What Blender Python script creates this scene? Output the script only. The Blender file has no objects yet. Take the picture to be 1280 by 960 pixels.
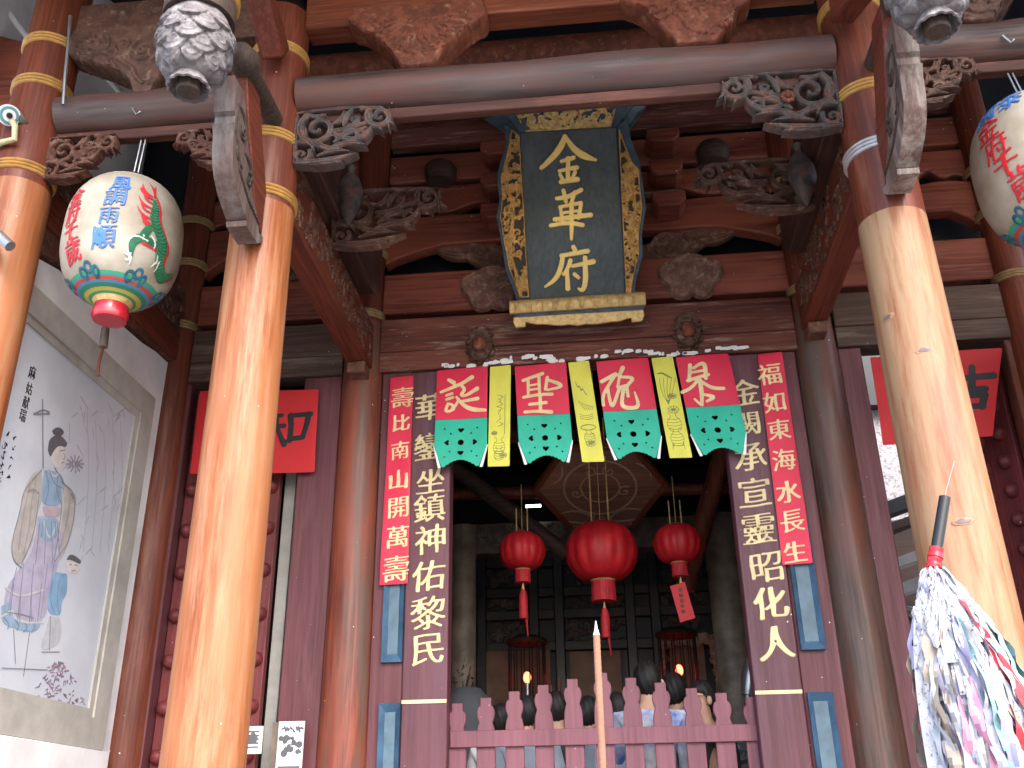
import bpy, math, random
import numpy as np
from mathutils import Vector, Matrix

# ---------------------------------------------------------------- camera, light, exposure
SC = bpy.context.scene
COL = SC.collection
CAM = np.array([0.0, 0.0, 1.6])
ROT = np.array([[0.99509019, 0.05316572, 0.0834801], [0.0980385, -0.41390327, -0.90502626], [-0.01356369, 0.90876702, -0.41708337]])
FPX = 1230.0
cd = bpy.data.cameras.new('camera')
cam = bpy.data.objects.new('camera', cd)
COL.objects.link(cam)
cd.sensor_width = 36
cd.lens = FPX / 1280 * 36
cd.clip_start = 0.05
cd.clip_end = 500
cam.matrix_world = Matrix.Translation(Vector(CAM)) @ Matrix(ROT.tolist()).to_4x4()
SC.camera = cam

SUN_EL, SUN_AZ = math.radians(43), math.radians(24)       # azimuth measured from -Y (behind the camera) towards +X
wd = bpy.data.worlds.new('World')
SC.world = wd
wd.use_nodes = True
wn = wd.node_tree.nodes
bg = wn['Background']
sky = wn.new('ShaderNodeTexSky')
sky.sky_type = 'NISHITA'
sky.sun_disc = False
sky.sun_elevation = SUN_EL
sky.sun_rotation = math.radians(180) - SUN_AZ
sky.air_density = 1.0
sky.dust_density = 2.5
wd.node_tree.links.new(sky.outputs[0], bg.inputs[0])
bg.inputs[1].default_value = 0.15
sl = bpy.data.lights.new('sun', 'SUN')
sl.energy = 0.5
sl.angle = math.radians(35)
sl.color = (1.0, 0.965, 0.93)
so = bpy.data.objects.new('sun', sl)
COL.objects.link(so)
sdir = Vector((math.sin(SUN_AZ) * math.cos(SUN_EL), -math.cos(SUN_AZ) * math.cos(SUN_EL), math.sin(SUN_EL)))
so.rotation_euler = sdir.to_track_quat('Z', 'Y').to_euler()
SC.view_settings.view_transform = 'Standard'
SC.view_settings.look = 'None'
SC.view_settings.gamma = 1
SC.view_settings.exposure = 2.58
SC.cycles.max_bounces = 8
SC.cycles.diffuse_bounces = 5
SC.cycles.use_denoising = True

# ---------------------------------------------------------------- photograph pixels -> points on real planes
def ray(px, py):
    return ROT @ np.array([px - 640.0, 480.0 - py, -FPX])
def at(px, py, Y):
    r = ray(px, py); return CAM + r * (Y - CAM[1]) / r[1]
def atX(px, py, X):
    r = ray(px, py); return CAM + r * (X - CAM[0]) / r[0]
class Plane:
    def __init__(s, O, U, V):
        s.O, s.U, s.V = (np.array(a, float) for a in (O, U, V))
        s.N = np.cross(s.U, s.V)
    def uv(s, px, py):
        r = ray(px, py); t = np.dot(s.O - CAM, s.N) / np.dot(r, s.N)
        d = CAM + r * t - s.O
        return float(np.dot(d, s.U)), float(np.dot(d, s.V))
    def map(s, off=0.0):
        def m(u, v, h):
            return s.O[None, :] + u[:, None] * s.U + v[:, None] * s.V + (h + off)[:, None] * s.N
        return m
    def p(s, u, v, h=0):
        return s.O + u * s.U + v * s.V + h * s.N
def facade(Y, z0=0.0):            # plane parallel to the facade, u = X, v = Z, outward normal -Y
    return Plane((0, Y, 0), (1, 0, 0), (0, 0, 1))

# ---------------------------------------------------------------- mesh collecting
class MB:
    def __init__(s): s.v = []; s.f = []
    def add(s, vs, fs):
        b = len(s.v); s.v.extend([tuple(map(float, p)) for p in vs]); s.f.extend([tuple(int(i) + b for i in f) for f in fs]); return s
    def box(s, lo, hi):
        (a, b, c), (d, e, f) = lo, hi
        return s.add([(a, b, c), (d, b, c), (d, e, c), (a, e, c), (a, b, f), (d, b, f), (d, e, f), (a, e, f)],
                     [(0, 3, 2, 1), (4, 5, 6, 7), (0, 1, 5, 4), (1, 2, 6, 5), (2, 3, 7, 6), (3, 0, 4, 7)])
    def obox(s, c, ax, size):     # oriented box: ax = 3 axis vectors
        c = np.array(c, float); A = [np.array(a, float) for a in ax]; vs = []
        for k in (-1, 1):
            for i, j in ((-1, -1), (1, -1), (1, 1), (-1, 1)):
                vs.append(c + A[0] * i * size[0] / 2 + A[1] * j * size[1] / 2 + A[2] * k * size[2] / 2)
        return s.add(vs, [(0, 3, 2, 1), (4, 5, 6, 7), (0, 1, 5, 4), (1, 2, 6, 5), (2, 3, 7, 6), (3, 0, 4, 7)])
    def prism(s, poly, O, U, V, N, t):
        O, U, V, N = (np.array(a, float) for a in (O, U, V, N)); n = len(poly)
        a = [O + U * p[0] + V * p[1] + N * t for p in poly]; b = [O + U * p[0] + V * p[1] for p in poly]
        ar = sum(poly[i][0] * poly[(i + 1) % n][1] - poly[(i + 1) % n][0] * poly[i][1] for i in range(n))
        fs = [tuple(range(n)), tuple(range(2 * n - 1, n - 1, -1))] + [(i, n + i, n + (i + 1) % n, (i + 1) % n) for i in range(n)]
        if (ar < 0) != (np.dot(np.cross(U, V), N) * t < 0): fs = [f[::-1] for f in fs]
        return s.add(a + b, fs)
    def tube(s, pts, r, n=12, cap=True, sx=1.0, sy=1.0):
        pts = [np.array(p, float) for p in pts]; m = len(pts)
        rr = r if hasattr(r, '__len__') else [r] * m
        ref = None; vs = []
        for i in range(m):
            t = pts[min(i + 1, m - 1)] - pts[max(i - 1, 0)]; t = t / (np.linalg.norm(t) + 1e-12)
            if ref is None: ref = np.array([0, 0, 1.0]) if abs(t[2]) < .9 else np.array([1.0, 0, 0])
            a = np.cross(ref, t); a /= np.linalg.norm(a) + 1e-12; b = np.cross(t, a); ref = b
            for k in range(n):
                an = 2 * math.pi * k / n
                vs.append(pts[i] + rr[i] * (math.cos(an) * sx * a + math.sin(an) * sy * b))
        fs = [(i * n + k, i * n + (k + 1) % n, (i + 1) * n + (k + 1) % n, (i + 1) * n + k) for i in range(m - 1) for k in range(n)]
        if cap: fs += [tuple(range(n - 1, -1, -1)), tuple((m - 1) * n + k for k in range(n))]
        return s.add(vs, fs)
    def lathe(s, prof, c, n=32, cap=True, rfun=None):
        vs = []
        for r, z in prof:
            for k in range(n):
                a = 2 * math.pi * k / n; q = r * (rfun(a, z) if rfun else 1)
                vs.append((c[0] + q * math.cos(a), c[1] + q * math.sin(a), c[2] + z))
        m = len(prof)
        fs = [(i * n + k, i * n + (k + 1) % n, (i + 1) * n + (k + 1) % n, (i + 1) * n + k) for i in range(m - 1) for k in range(n)]
        if cap: fs += [tuple(range(n - 1, -1, -1)), tuple((m - 1) * n + k for k in range(n))]
        return s.add(vs, fs)
    def ball(s, c, r, n=14, m=8, sc=(1, 1, 1)):
        vs = []
        for i in range(m + 1):
            p = math.pi * i / m
            for k in range(n):
                a = 2 * math.pi * k / n
                vs.append((c[0] + r * sc[0] * math.sin(p) * math.cos(a), c[1] + r * sc[1] * math.sin(p) * math.sin(a), c[2] - r * sc[2] * math.cos(p)))
        fs = [(i * n + k, i * n + (k + 1) % n, (i + 1) * n + (k + 1) % n, (i + 1) * n + k) for i in range(m) for k in range(n)]
        return s.add(vs, fs)

ORG = {}
def obj(name, mb, mat, parent=None, bevel=0.0, ang=38, origin=None, flat=False):
    o0 = ORG[parent.name] if parent is not None else np.array(origin if origin is not None else np.mean(np.array(mb.v), axis=0))
    me = bpy.data.meshes.new(name)
    V = np.array(mb.v) - o0
    me.from_pydata(V.tolist(), [], mb.f)
    me.validate(); me.update()
    if not flat:
        me.polygons.foreach_set('use_smooth', [True] * len(me.polygons))
        me.set_sharp_from_angle(angle=math.radians(ang))
    me.materials.append(mat)
    o = bpy.data.objects.new(name, me); COL.objects.link(o)
    if parent is not None: o.parent = parent
    else: o.location = o0
    ORG[o.name] = o0
    if bevel:
        b = o.modifiers.new('edge', 'BEVEL'); b.width = bevel; b.segments = 2; b.limit_method = 'ANGLE'; b.angle_limit = math.radians(50)
    return o
LABELS = []
def tag(o, label, cat, group=None, kind='thing'):
    o['label'] = label; o['category'] = cat; o['kind'] = kind
    if group: o['group'] = group
    LABELS.append(label)
    return o
def thing(name, label, cat, loc, group=None):
    o = bpy.data.objects.new(name, None); COL.objects.link(o)
    o.location = loc; o.empty_display_size = .1
    ORG[o.name] = np.array(loc, float)
    return tag(o, label, cat, group)
def solo(name, mb, mat, label, cat, group=None, **k):
    return tag(obj(name, mb, mat, **k), label, cat, group)
def structure(name, mb, mat, label=None):
    o = obj(name, mb, mat, flat=True); o['kind'] = 'structure'
    if label: o['label'] = label
    return o

# ---------------------------------------------------------------- relief and brush work: 2-D distance fields turned into real solids
def grid(lo, hi, step):
    us = np.arange(lo[0], hi[0] + step, step); vs = np.arange(lo[1], hi[1] + step, step)
    return us, vs
def f_strokes(strokes, us, vs, f=None, rad=None):
    st = us[1] - us[0]
    if f is None: f = np.full((len(us), len(vs)), -1.0)
    for S in strokes:
        S = np.asarray(S, float)
        for i in range(len(S) - 1):
            a, b = S[i], S[i + 1]; R = max(a[2], b[2]) + 3 * st
            i0, i1 = np.searchsorted(us, [min(a[0], b[0]) - R, max(a[0], b[0]) + R]); j0, j1 = np.searchsorted(vs, [min(a[1], b[1]) - R, max(a[1], b[1]) + R])
            if i1 <= i0 or j1 <= j0: continue
            X, Y = np.meshgrid(us[i0:i1], vs[j0:j1], indexing='ij')
            dx, dy = b[0] - a[0], b[1] - a[1]; L = dx * dx + dy * dy + 1e-12
            t = np.clip(((X - a[0]) * dx + (Y - a[1]) * dy) / L, 0, 1)
            d = (a[2] + (b[2] - a[2]) * t) - np.hypot(X - a[0] - t * dx, Y - a[1] - t * dy)
            if rad is not None: rad[i0:i1, j0:j1] = np.where(d > f[i0:i1, j0:j1], a[2] + (b[2] - a[2]) * t, rad[i0:i1, j0:j1])
            f[i0:i1, j0:j1] = np.maximum(f[i0:i1, j0:j1], d)
    return f
def f_poly(polys, us, vs):
    X, Y = np.meshgrid(us, vs, indexing='ij')
    D = np.full(X.shape, 9.0); ins = np.zeros(X.shape, bool)
    for P in polys:
        P = np.asarray(P, float); Q = np.roll(P, -1, 0)
        for a, b in zip(P, Q):
            dx, dy = b - a; L = dx * dx + dy * dy + 1e-14
            t = np.clip(((X - a[0]) * dx + (Y - a[1]) * dy) / L, 0, 1)
            D = np.minimum(D, np.hypot(X - a[0] - t * dx, Y - a[1] - t * dy))
            if dy != 0:
                c = ((a[1] > Y) != (b[1] > Y)) & (X < dx * (Y - a[1]) / dy + a[0])
                ins ^= c
    return np.where(ins, D, -D)
def field_mesh(mb, f, us, vs, mapper, h, thick=0.0, back=False):
    """faces wherever f > 0; border vertices are pulled onto f = 0; h = height array over the grid"""
    st = us[1] - us[0]; nu, nv = f.shape
    pos = f > 0
    inc = pos[:-1, :-1] | pos[1:, :-1] | pos[:-1, 1:] | pos[1:, 1:]
    if not inc.any(): return
    gx, gy = np.gradient(f, st); g2 = np.maximum(gx * gx + gy * gy, .05)
    X, Y = np.meshgrid(us, vs, indexing='ij')
    out = ~pos
    mx = np.clip(-gx * f / g2, -1.3 * st, 1.3 * st); my = np.clip(-gy * f / g2, -1.3 * st, 1.3 * st)
    X = np.where(out, X + mx, X); Y = np.where(out, Y + my, Y)
    H = np.where(out, 0.0, h)
    used = np.zeros((nu, nv), bool)
    ci, cj = np.nonzero(inc)
    for di, dj in ((0, 0), (1, 0), (1, 1), (0, 1)): used[ci + di, cj + dj] = True
    idx = -np.ones((nu, nv), int); idx[used] = np.arange(used.sum())
    P = mapper(X[used], Y[used], H[used])
    q = np.stack([idx[ci, cj], idx[ci + 1, cj], idx[ci + 1, cj + 1], idx[ci, cj + 1]], 1)
    vs_ = P.tolist(); fs = q.tolist()
    if thick > 0:
        n = len(vs_)
        B = mapper(X[used], Y[used], np.full(used.sum(), -thick))
        vs_ += B.tolist()
        e = {}
        for a in q:
            for k in range(4): e[(a[k], a[(k + 1) % 4])] = 1
        for (a, b) in e:
            if (b, a) not in e: fs.append([b, a, a + n, b + n])
        if back: fs += [[a + n for a in r[::-1]] for r in q.tolist()]
    mb.add(vs_, fs)
def rnd_profile(f, r): 
    f = np.clip(f, 0, r); return np.sqrt(np.maximum(f * (2 * r - f), 0))
def spiral(cx, cy, r0, turns, a0, w0, w1, n=26, sgn=1):
    o = []
    for i in range(n):
        t = i / (n - 1); a = a0 + sgn * turns * 2 * math.pi * t; r = r0 * (1 - .9 * t)
        o.append((cx + r * math.cos(a), cy + r * math.sin(a), w0 + (w1 - w0) * t))
    return o
def leaf(x0, y0, x1, y1, w, bend=0.2, n=10):
    o = []
    for i in range(n):
        t = i / (n - 1); b = bend * math.sin(math.pi * t)
        o.append((x0 + (x1 - x0) * t - (y1 - y0) * b, y0 + (y1 - y0) * t + (x1 - x0) * b, max(w * max(0.0, math.sin(math.pi * (.15 + .85 * t))) ** .8, w * .08)))
    return o
def smooth(P, k=2):
    P = np.asarray(P, float)
    for _ in range(k):
        a = .75 * P[:-1] + .25 * P[1:]; b = .25 * P[:-1] + .75 * P[1:]
        P = np.vstack([P[:1], np.stack([a, b], 1).reshape(-1, P.shape[1]), P[-1:]])
    return P
def scrolls(poly, n, seed, size, w):
    """random scroll-work filling a polygon"""
    rg = random.Random(seed); P = np.asarray(poly, float); lo, hi = P.min(0), P.max(0); S = []; c = 0; pts = []
    while c < n:
        x, y = rg.uniform(lo[0], hi[0]), rg.uniform(lo[1], hi[1])
        if any((x - a) ** 2 + (y - b) ** 2 < (size * .9) ** 2 for a, b in pts) and rg.random() < .9: c += .1; continue
        pts.append((x, y)); c += 1
        a = rg.uniform(0, 6.28); s = rg.choice((-1, 1)); r = size * rg.uniform(.6, 1.1)
        S.append(spiral(x, y, r, rg.uniform(.9, 1.5), a, w, w * .55, sgn=s))
        for k in range(2):
            b = a + rg.uniform(-1, 1); S.append(leaf(x + r * math.cos(b), y + r * math.sin(b), x + 2.1 * r * math.cos(b + .5), y + 2.1 * r * math.sin(b + .5), w * 1.1, rg.uniform(-.3, .3)))
    return S
def carve(mb, strokes, plane, step, r=None, base=None, base_h=0.0, clip=None, thick=.03, hs=1.0, off=0.0, back=False, groove=.42):
    A = np.vstack([np.asarray(s)[:, :2] for s in strokes] + ([np.asarray(base)] if base is not None else []))
    lo, hi = A.min(0) - .03, A.max(0) + .03
    us, vs = grid(lo, hi, step)
    R = r or max(max(q[2] for q in s) for s in strokes)
    rad = np.full((len(us), len(vs)), R); f = f_strokes(strokes, us, vs, None, rad)
    if clip is not None: f = np.minimum(f, f_poly([clip], us, vs) + .004)
    tt = np.clip(f / np.maximum(rad, 1e-4), 0, 1)
    h = (.45 * R + .55 * rad) * np.sqrt(np.clip(tt * (2 - tt), 0, 1)) * (1 - groove * np.exp(-((1 - tt) / .30) ** 2)) * hs
    if base is not None:
        fb = f_poly([base], us, vs)
        h = np.where(f > 0, h + np.where(fb > 0, base_h, 0), base_h * np.clip(fb / .012, 0, 1) ** .5)
        f = np.maximum(f, fb)
    m = plane if callable(plane) else plane.map(off)
    field_mesh(mb, f, us, vs, m, h, thick, back)
    return mb
def brush(mb, strokes, plane, step, h=.003, off=0.0, sm=2, clip=None):
    S = [smooth(s, sm) for s in strokes]
    A = np.vstack(S); us, vs = grid(A[:, :2].min(0) - .04, A[:, :2].max(0) + .04, step)
    f = f_strokes(S, us, vs)
    if clip is not None: f = np.minimum(f, clip(us, vs))
    m = plane if callable(plane) else plane.map(off)
    field_mesh(mb, f, us, vs, m, np.full(f.shape, h), h)
def flatpoly(mb, polys, plane, step, h=.002, off=0.0, back=False, wave=0.0, seed=0, thick=None):
    A = np.vstack([np.asarray(p) for p in polys]); us, vs = grid(A.min(0) - 2 * step, A.max(0) + 2 * step, step)
    f = f_poly(polys, us, vs)
    m0 = plane if callable(plane) else plane.map(off)
    if wave:
        rg = random.Random(seed); a, b, c, d = [rg.uniform(0, 6) for _ in range(4)]
        def m(u, v, hh): return m0(u, v, hh + wave * (np.sin(u * 11 + v * 5 + a) + .7 * np.sin(v * 13 + b) + .5 * np.sin(u * 23 - v * 7 + c)))
    else: m = m0
    field_mesh(mb, f, us, vs, m, np.full(f.shape, h), thick if thick is not None else h, back)

GLYPHS = {}
def resample(p, d):
    q = np.vstack([p, p[:1]]); s = np.concatenate([[0], np.cumsum(np.linalg.norm(np.diff(q, axis=0), axis=1))])
    n = max(6, int(round(s[-1] / d))); t = np.linspace(0, s[-1], n, endpoint=False)
    return np.stack([np.interp(t, s, q[:, 0]), np.interp(t, s, q[:, 1])], 1)
def glyph(ch):
    """outline of one character from the built-in typeface, reworked towards brush writing (heavier uprights, rising strokes, soft ends)"""
    if ch in GLYPHS: return GLYPHS[ch]
    c = bpy.data.curves.new('lettering_outline', 'FONT'); c.body = ch; c.size = 1
    o = bpy.data.objects.new('lettering_outline', c); COL.objects.link(o)
    dg = bpy.context.evaluated_depsgraph_get(); e = o.evaluated_get(dg); cu = e.to_curve(dg, apply_modifiers=False)
    P = []
    for s in cu.splines:
        pts = []
        if s.type == 'BEZIER':
            B = list(s.bezier_points)
            for a, b in zip(B, B[1:] + B[:1]):
                p = [np.array(q[:2]) for q in (a.co, a.handle_right, b.handle_left, b.co)]; k = max(2, int(np.linalg.norm(p[3] - p[0]) / .02) + 1)
                pts += [(1 - t) ** 3 * p[0] + 3 * (1 - t) ** 2 * t * p[1] + 3 * (1 - t) * t * t * p[2] + t ** 3 * p[3] for t in np.linspace(0, 1, k, endpoint=False)]
        else: pts = [np.array(p.co[:2]) for p in s.points]
        if len(pts) > 3: P.append(resample(np.array(pts), .012))
    e.to_curve_clear(); bpy.data.objects.remove(o); bpy.data.curves.remove(c)
    ar = [.5 * np.sum(p[:, 0] * np.roll(p[:, 1], -1) - np.roll(p[:, 0], -1) * p[:, 1]) for p in P]
    sg = np.sign(ar[int(np.argmax(np.abs(ar)))]); dens = sum(len(p) for p in P); k = .044 if dens < 420 else .030 if dens < 620 else .015
    A = np.vstack(P); lo, hi = A.min(0), A.max(0); rg = random.Random(ord(ch)); ph = [rg.uniform(0, 6) for _ in range(2)]; R = []
    for p in P:
        t = np.roll(p, -1, 0) - np.roll(p, 1, 0); n = np.stack([t[:, 1], -t[:, 0]], 1) / np.maximum(np.linalg.norm(t, axis=1, keepdims=True), 1e-9)
        q0 = p; q = p + sg * n * (k * np.abs(n[:, :1]) - .006 * np.abs(n[:, 1:])) * (1 + .35 * np.sin(q0[:, 1:] * 6 + q0[:, :1] * 4 + ph[0]))
        q = q + np.stack([.010 * np.sin(q[:, 1] * 8 + ph[1]), .008 * np.sin(q[:, 0] * 9 + ph[0])], 1)
        for _ in range(2): q = .5 * q + .25 * (np.roll(q, 1, 0) + np.roll(q, -1, 0))
        q[:, 1] += .11 * (q[:, 0] - (lo[0] + hi[0]) / 2); R.append(resample(q, .03))
    A = np.vstack(R); lo, hi = A.min(0), A.max(0)
    GLYPHS[ch] = [(q - (lo + hi) / 2) / max(hi - lo) for q in R]
    return GLYPHS[ch]
def write(mb, items, plane, h=.003, off=0.0, res=46, sx=1.0, rot=0.0):
    """items: (character, u, v, size)"""
    m = plane if callable(plane) else plane.map(off)
    for ch, u, v, s in items:
        P = []
        for q in glyph(ch):
            c, d = math.cos(rot), math.sin(rot); q = q * s * np.array([sx, 1.0])
            P.append(np.stack([q[:, 0] * c - q[:, 1] * d + u, q[:, 0] * d + q[:, 1] * c + v], 1))
        A = np.vstack(P); st = s / res; us, vs = grid(A.min(0) - 2 * st, A.max(0) + 2 * st, st)
        f = f_poly(P, us, vs) + s * .004
        field_mesh(mb, f, us, vs, m, np.full(f.shape, h), h)

# ---------------------------------------------------------------- materials
MATS = {}
def nmat(name):
    m = bpy.data.materials.new(name); m.use_nodes = True
    nt = m.node_tree; b = nt.nodes['Principled BSDF']
    return m, nt, b
def rgba(c): return (c[0], c[1], c[2], 1)
def coords(nt, scale, loc=(0, 0, 0)):
    tc = nt.nodes.new('ShaderNodeNewGeometry'); mp = nt.nodes.new('ShaderNodeMapping')
    mp.inputs['Scale'].default_value = scale; mp.inputs['Location'].default_value = loc
    nt.links.new(tc.outputs['Position'], mp.inputs['Vector']); return mp.outputs['Vector']
def noise(nt, vec, scale, detail=4, rough=.6, dist=0.0):
    n = nt.nodes.new('ShaderNodeTexNoise'); n.inputs['Scale'].default_value = scale; n.inputs['Detail'].default_value = detail
    n.inputs['Roughness'].default_value = rough; n.inputs['Distortion'].default_value = dist
    nt.links.new(vec, n.inputs['Vector']); return n.outputs[0]
def ramp(nt, fac, stops, mode='LINEAR'):
    r = nt.nodes.new('ShaderNodeValToRGB'); cr = r.color_ramp; cr.interpolation = mode
    while len(cr.elements) < len(stops): cr.elements.new(.5)
    for e, (p, c) in zip(cr.elements, stops): e.position = p; e.color = rgba(c) if hasattr(c, '__len__') else (c, c, c, 1)
    nt.links.new(fac, r.inputs[0]); return r.outputs[0]
def mix(nt, fac, a, b, mode='MIX'):
    m = nt.nodes.new('ShaderNodeMix'); m.data_type = 'RGBA'; m.blend_type = mode
    for s, k in ((fac, 0), (a, 6), (b, 7)):
        if hasattr(s, 'is_linked') or hasattr(s, 'links'): nt.links.new(s, m.inputs[k])
        else: m.inputs[k].default_value = s if k == 0 else rgba(s)
    return m.outputs[2]
def bump(nt, b, h, strength, dist=.01):
    n = nt.nodes.new('ShaderNodeBump'); n.inputs['Strength'].default_value = strength; n.inputs['Distance'].default_value = dist
    nt.links.new(h, n.inputs['Height']); nt.links.new(n.outputs[0], b.inputs['Normal'])
AX = {'X': (1.8, 48, 48), 'Y': (48, 1.8, 48), 'Z': (48, 48, 1.8), 'N': (16, 16, 16)}
def wood(name, c0, c1, axis='Z', rough=.45, wear=None, wear_amt=.0, wear_scale=2.5, coat=0.0, flecks=0.0, bumps=.25, scale=1.0, spec=.32, c2=None):
    if name in MATS: return MATS[name]
    m, nt, b = nmat(name); s = AX[axis]
    v = coords(nt, tuple(q * scale for q in s)); g = noise(nt, v, 1.0, 6, .65, .25)
    col = ramp(nt, g, [(.36, tuple(q * .8 for q in c1)), (.47, c1), (.60, c0)])
    vb = coords(nt, {'X': (.6, 3, 3), 'Y': (3, .6, 3), 'Z': (3, 3, .6), 'N': (1.5, 1.5, 1.5)}[axis], (3, 1, 7)); big = noise(nt, vb, 1.3, 3)
    if c2 is not None: col = mix(nt, ramp(nt, big, [(.42, 0.0), (.62, 1.0)]), col, c2)
    else: col = mix(nt, .35, col, ramp(nt, big, [(.3, tuple(q * .55 for q in c0)), (.7, tuple(min(1, q * 1.5) for q in c0))]))
    rsock = None
    if wear is not None:
        ws = {'X': (.3, 3, 3), 'Y': (3, .3, 3), 'Z': (3, 3, .3), 'N': (2, 2, 2)}[axis]
        wv = coords(nt, tuple(q * wear_scale / 2.5 for q in ws), (5, 2, 1)); w = noise(nt, wv, 2.2, 8, .68, .15)
        fac = ramp(nt, w, [(.60 - wear_amt * .35, 0.0), (.74 - wear_amt * .25, 1.0)])
        col = mix(nt, fac, col, wear)
    if flecks:
        vv = coords(nt, (1, 1, 1)); vo = nt.nodes.new('ShaderNodeTexVoronoi'); vo.inputs['Scale'].default_value = 17
        nt.links.new(vv, vo.inputs['Vector'])
        dd = noise(nt, vv, 3.0, 2)
        d = nt.nodes.new('ShaderNodeMath'); d.operation = 'ADD'; nt.links.new(vo.outputs['Distance'], d.inputs[0])
        d2 = nt.nodes.new('ShaderNodeMath'); d2.operation = 'MULTIPLY'; d2.inputs[1].default_value = .35; nt.links.new(dd, d2.inputs[0]); nt.links.new(d2.outputs[0], d.inputs[1])
        col = mix(nt, ramp(nt, d.outputs[0], [(.17 + .05 * flecks, 1.0), (.19 + .05 * flecks, 0.0)]), col, (.6, .56, .54))
    nt.links.new(col, b.inputs['Base Color'])
    nt.links.new(ramp(nt, g, [(.3, min(1, rough + .2)), (.7, rough)]), b.inputs['Roughness'])
    b.inputs['Specular IOR Level'].default_value = spec
    b.inputs['Coat Weight'].default_value = coat; b.inputs['Coat Roughness'].default_value = .16
    if bumps: bump(nt, b, g, bumps, .006)
    MATS[name] = m; return m
def plain(name, c, rough=.6, var=.12, scale=6.0, bumps=0.0, metal=0.0, emit=None, estr=0.0, spec=.4, c2=None, trans=0.0, sheen=0.0):
    if name in MATS: return MATS[name]
    m, nt, b = nmat(name); v = coords(nt, (1, 1, 1)); n = noise(nt, v, scale, 5, .6)
    lo = c2 if c2 is not None else tuple(q * (1 - 2 * var) for q in c)
    col = ramp(nt, n, [(.35, lo), (.62, c)])
    nt.links.new(col, b.inputs['Base Color'])
    b.inputs['Roughness'].default_value = rough; b.inputs['Metallic'].default_value = metal; b.inputs['Specular IOR Level'].default_value = spec
    if emit is not None: b.inputs['Emission Color'].default_value = rgba(emit); b.inputs['Emission Strength'].default_value = estr
    if bumps: bump(nt, b, noise(nt, v, scale * 5, 4), bumps, .006)
    if trans:
        tr = nt.nodes.new('ShaderNodeBsdfTranslucent'); nt.links.new(col, tr.inputs[0])
        ms = nt.nodes.new('ShaderNodeMixShader'); ms.inputs[0].default_value = trans
        out = nt.nodes['Material Output']; nt.links.new(b.outputs[0], ms.inputs[1]); nt.links.new(tr.outputs[0], ms.inputs[2]); nt.links.new(ms.outputs[0], out.inputs[0])
    MATS[name] = m; return m
# ================================================================ materials used below
XL, XR, YO, YI = -1.69, 1.485, 4.2, 6.35
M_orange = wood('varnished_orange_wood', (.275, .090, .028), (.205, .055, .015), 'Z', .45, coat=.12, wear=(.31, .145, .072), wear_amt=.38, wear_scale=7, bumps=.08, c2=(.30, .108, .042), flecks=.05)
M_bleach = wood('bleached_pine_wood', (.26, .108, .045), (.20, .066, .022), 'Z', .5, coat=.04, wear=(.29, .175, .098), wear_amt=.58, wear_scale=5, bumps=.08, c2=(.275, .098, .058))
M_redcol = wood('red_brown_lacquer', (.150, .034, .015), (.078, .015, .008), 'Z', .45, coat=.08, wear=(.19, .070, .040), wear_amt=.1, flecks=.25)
M_worncol = wood('worn_red_column_wood', (.205, .046, .023), (.115, .026, .015), 'Z', .45, wear=(.095, .062, .048), wear_amt=.40, flecks=.3, c2=(.225, .056, .030), coat=.1)
M_darkcol = wood('dark_worn_column_wood', (.085, .038, .026), (.048, .026, .020), 'Z', .42, wear=(.080, .060, .050), wear_amt=.38, flecks=.3, c2=(.110, .034, .020), coat=.1)
M_greybeam = wood('weathered_grey_beam', (.072, .042, .034), (.028, .017, .015), 'X', .46, wear=(.10, .036, .026), wear_amt=.45, flecks=.25, c2=(.080, .058, .056), spec=.4)
M_redbeam = wood('faded_red_beam', (.215, .052, .030), (.125, .027, .016), 'X', .52, wear=(.26, .105, .068), wear_amt=.16, flecks=.25, c2=(.235, .062, .036))
M_underboard = wood('under_board_wood', (.072, .024, .016), (.038, .014, .011), 'X', .55, wear=(.13, .048, .03), wear_amt=.3, wear_scale=6, flecks=.2)
M_lintel = wood('weathered_lintel_wood', (.150, .041, .027), (.075, .023, .017), 'X', .6, wear=(.29, .20, .16), wear_amt=.13, wear_scale=9, flecks=.3, c2=(.165, .052, .036))
M_greylintel = wood('dusty_side_lintel_wood', (.095, .052, .038), (.05, .028, .021), 'X', .6, wear=(.19, .15, .125), wear_amt=.2, flecks=.35)
M_dark = wood('dark_brown_wood', (.055, .028, .022), (.025, .014, .012), 'X', .55)
M_darkY = wood('dark_brown_beam', (.075, .030, .024), (.032, .016, .014), 'Y', .42, wear=(.25, .13, .08), wear_amt=.03)
M_redY = wood('red_brown_beam_along', (.155, .034, .017), (.080, .017, .009), 'Y', .5)
M_orangeX = wood('orange_brown_beam', (.20, .052, .022), (.10, .023, .011), 'X', .55, wear=(.27, .115, .06), wear_amt=.12)
M_rafter = wood('rafter_wood', (.10, .065, .045), (.05, .032, .024), 'Y', .6)
M_carvegrey = wood('grey_painted_carving', (.085, .068, .062), (.038, .029, .028), 'N', .6, wear=(.125, .052, .036), wear_amt=.35, wear_scale=9, bumps=.1)
M_carvebrown = wood('brown_carving', (.125, .048, .030), (.058, .021, .014), 'N', .6, wear=(.19, .12, .085), wear_amt=.2, wear_scale=9, bumps=.1)
M_carvered = wood('red_brown_carving', (.18, .050, .025), (.088, .023, .012), 'N', .55, wear=(.28, .14, .08), wear_amt=.12, wear_scale=9, bumps=.1)
M_carvedark = wood('dark_carving', (.105, .050, .035), (.048, .024, .017), 'N', .55, wear=(.25, .16, .115), wear_amt=.14, wear_scale=9, bumps=.1)
M_medal = wood('dusty_brown_carving', (.19, .088, .060), (.10, .044, .030), 'N', .6, wear=(.28, .18, .13), wear_amt=.25, wear_scale=9, bumps=.1)
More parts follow.
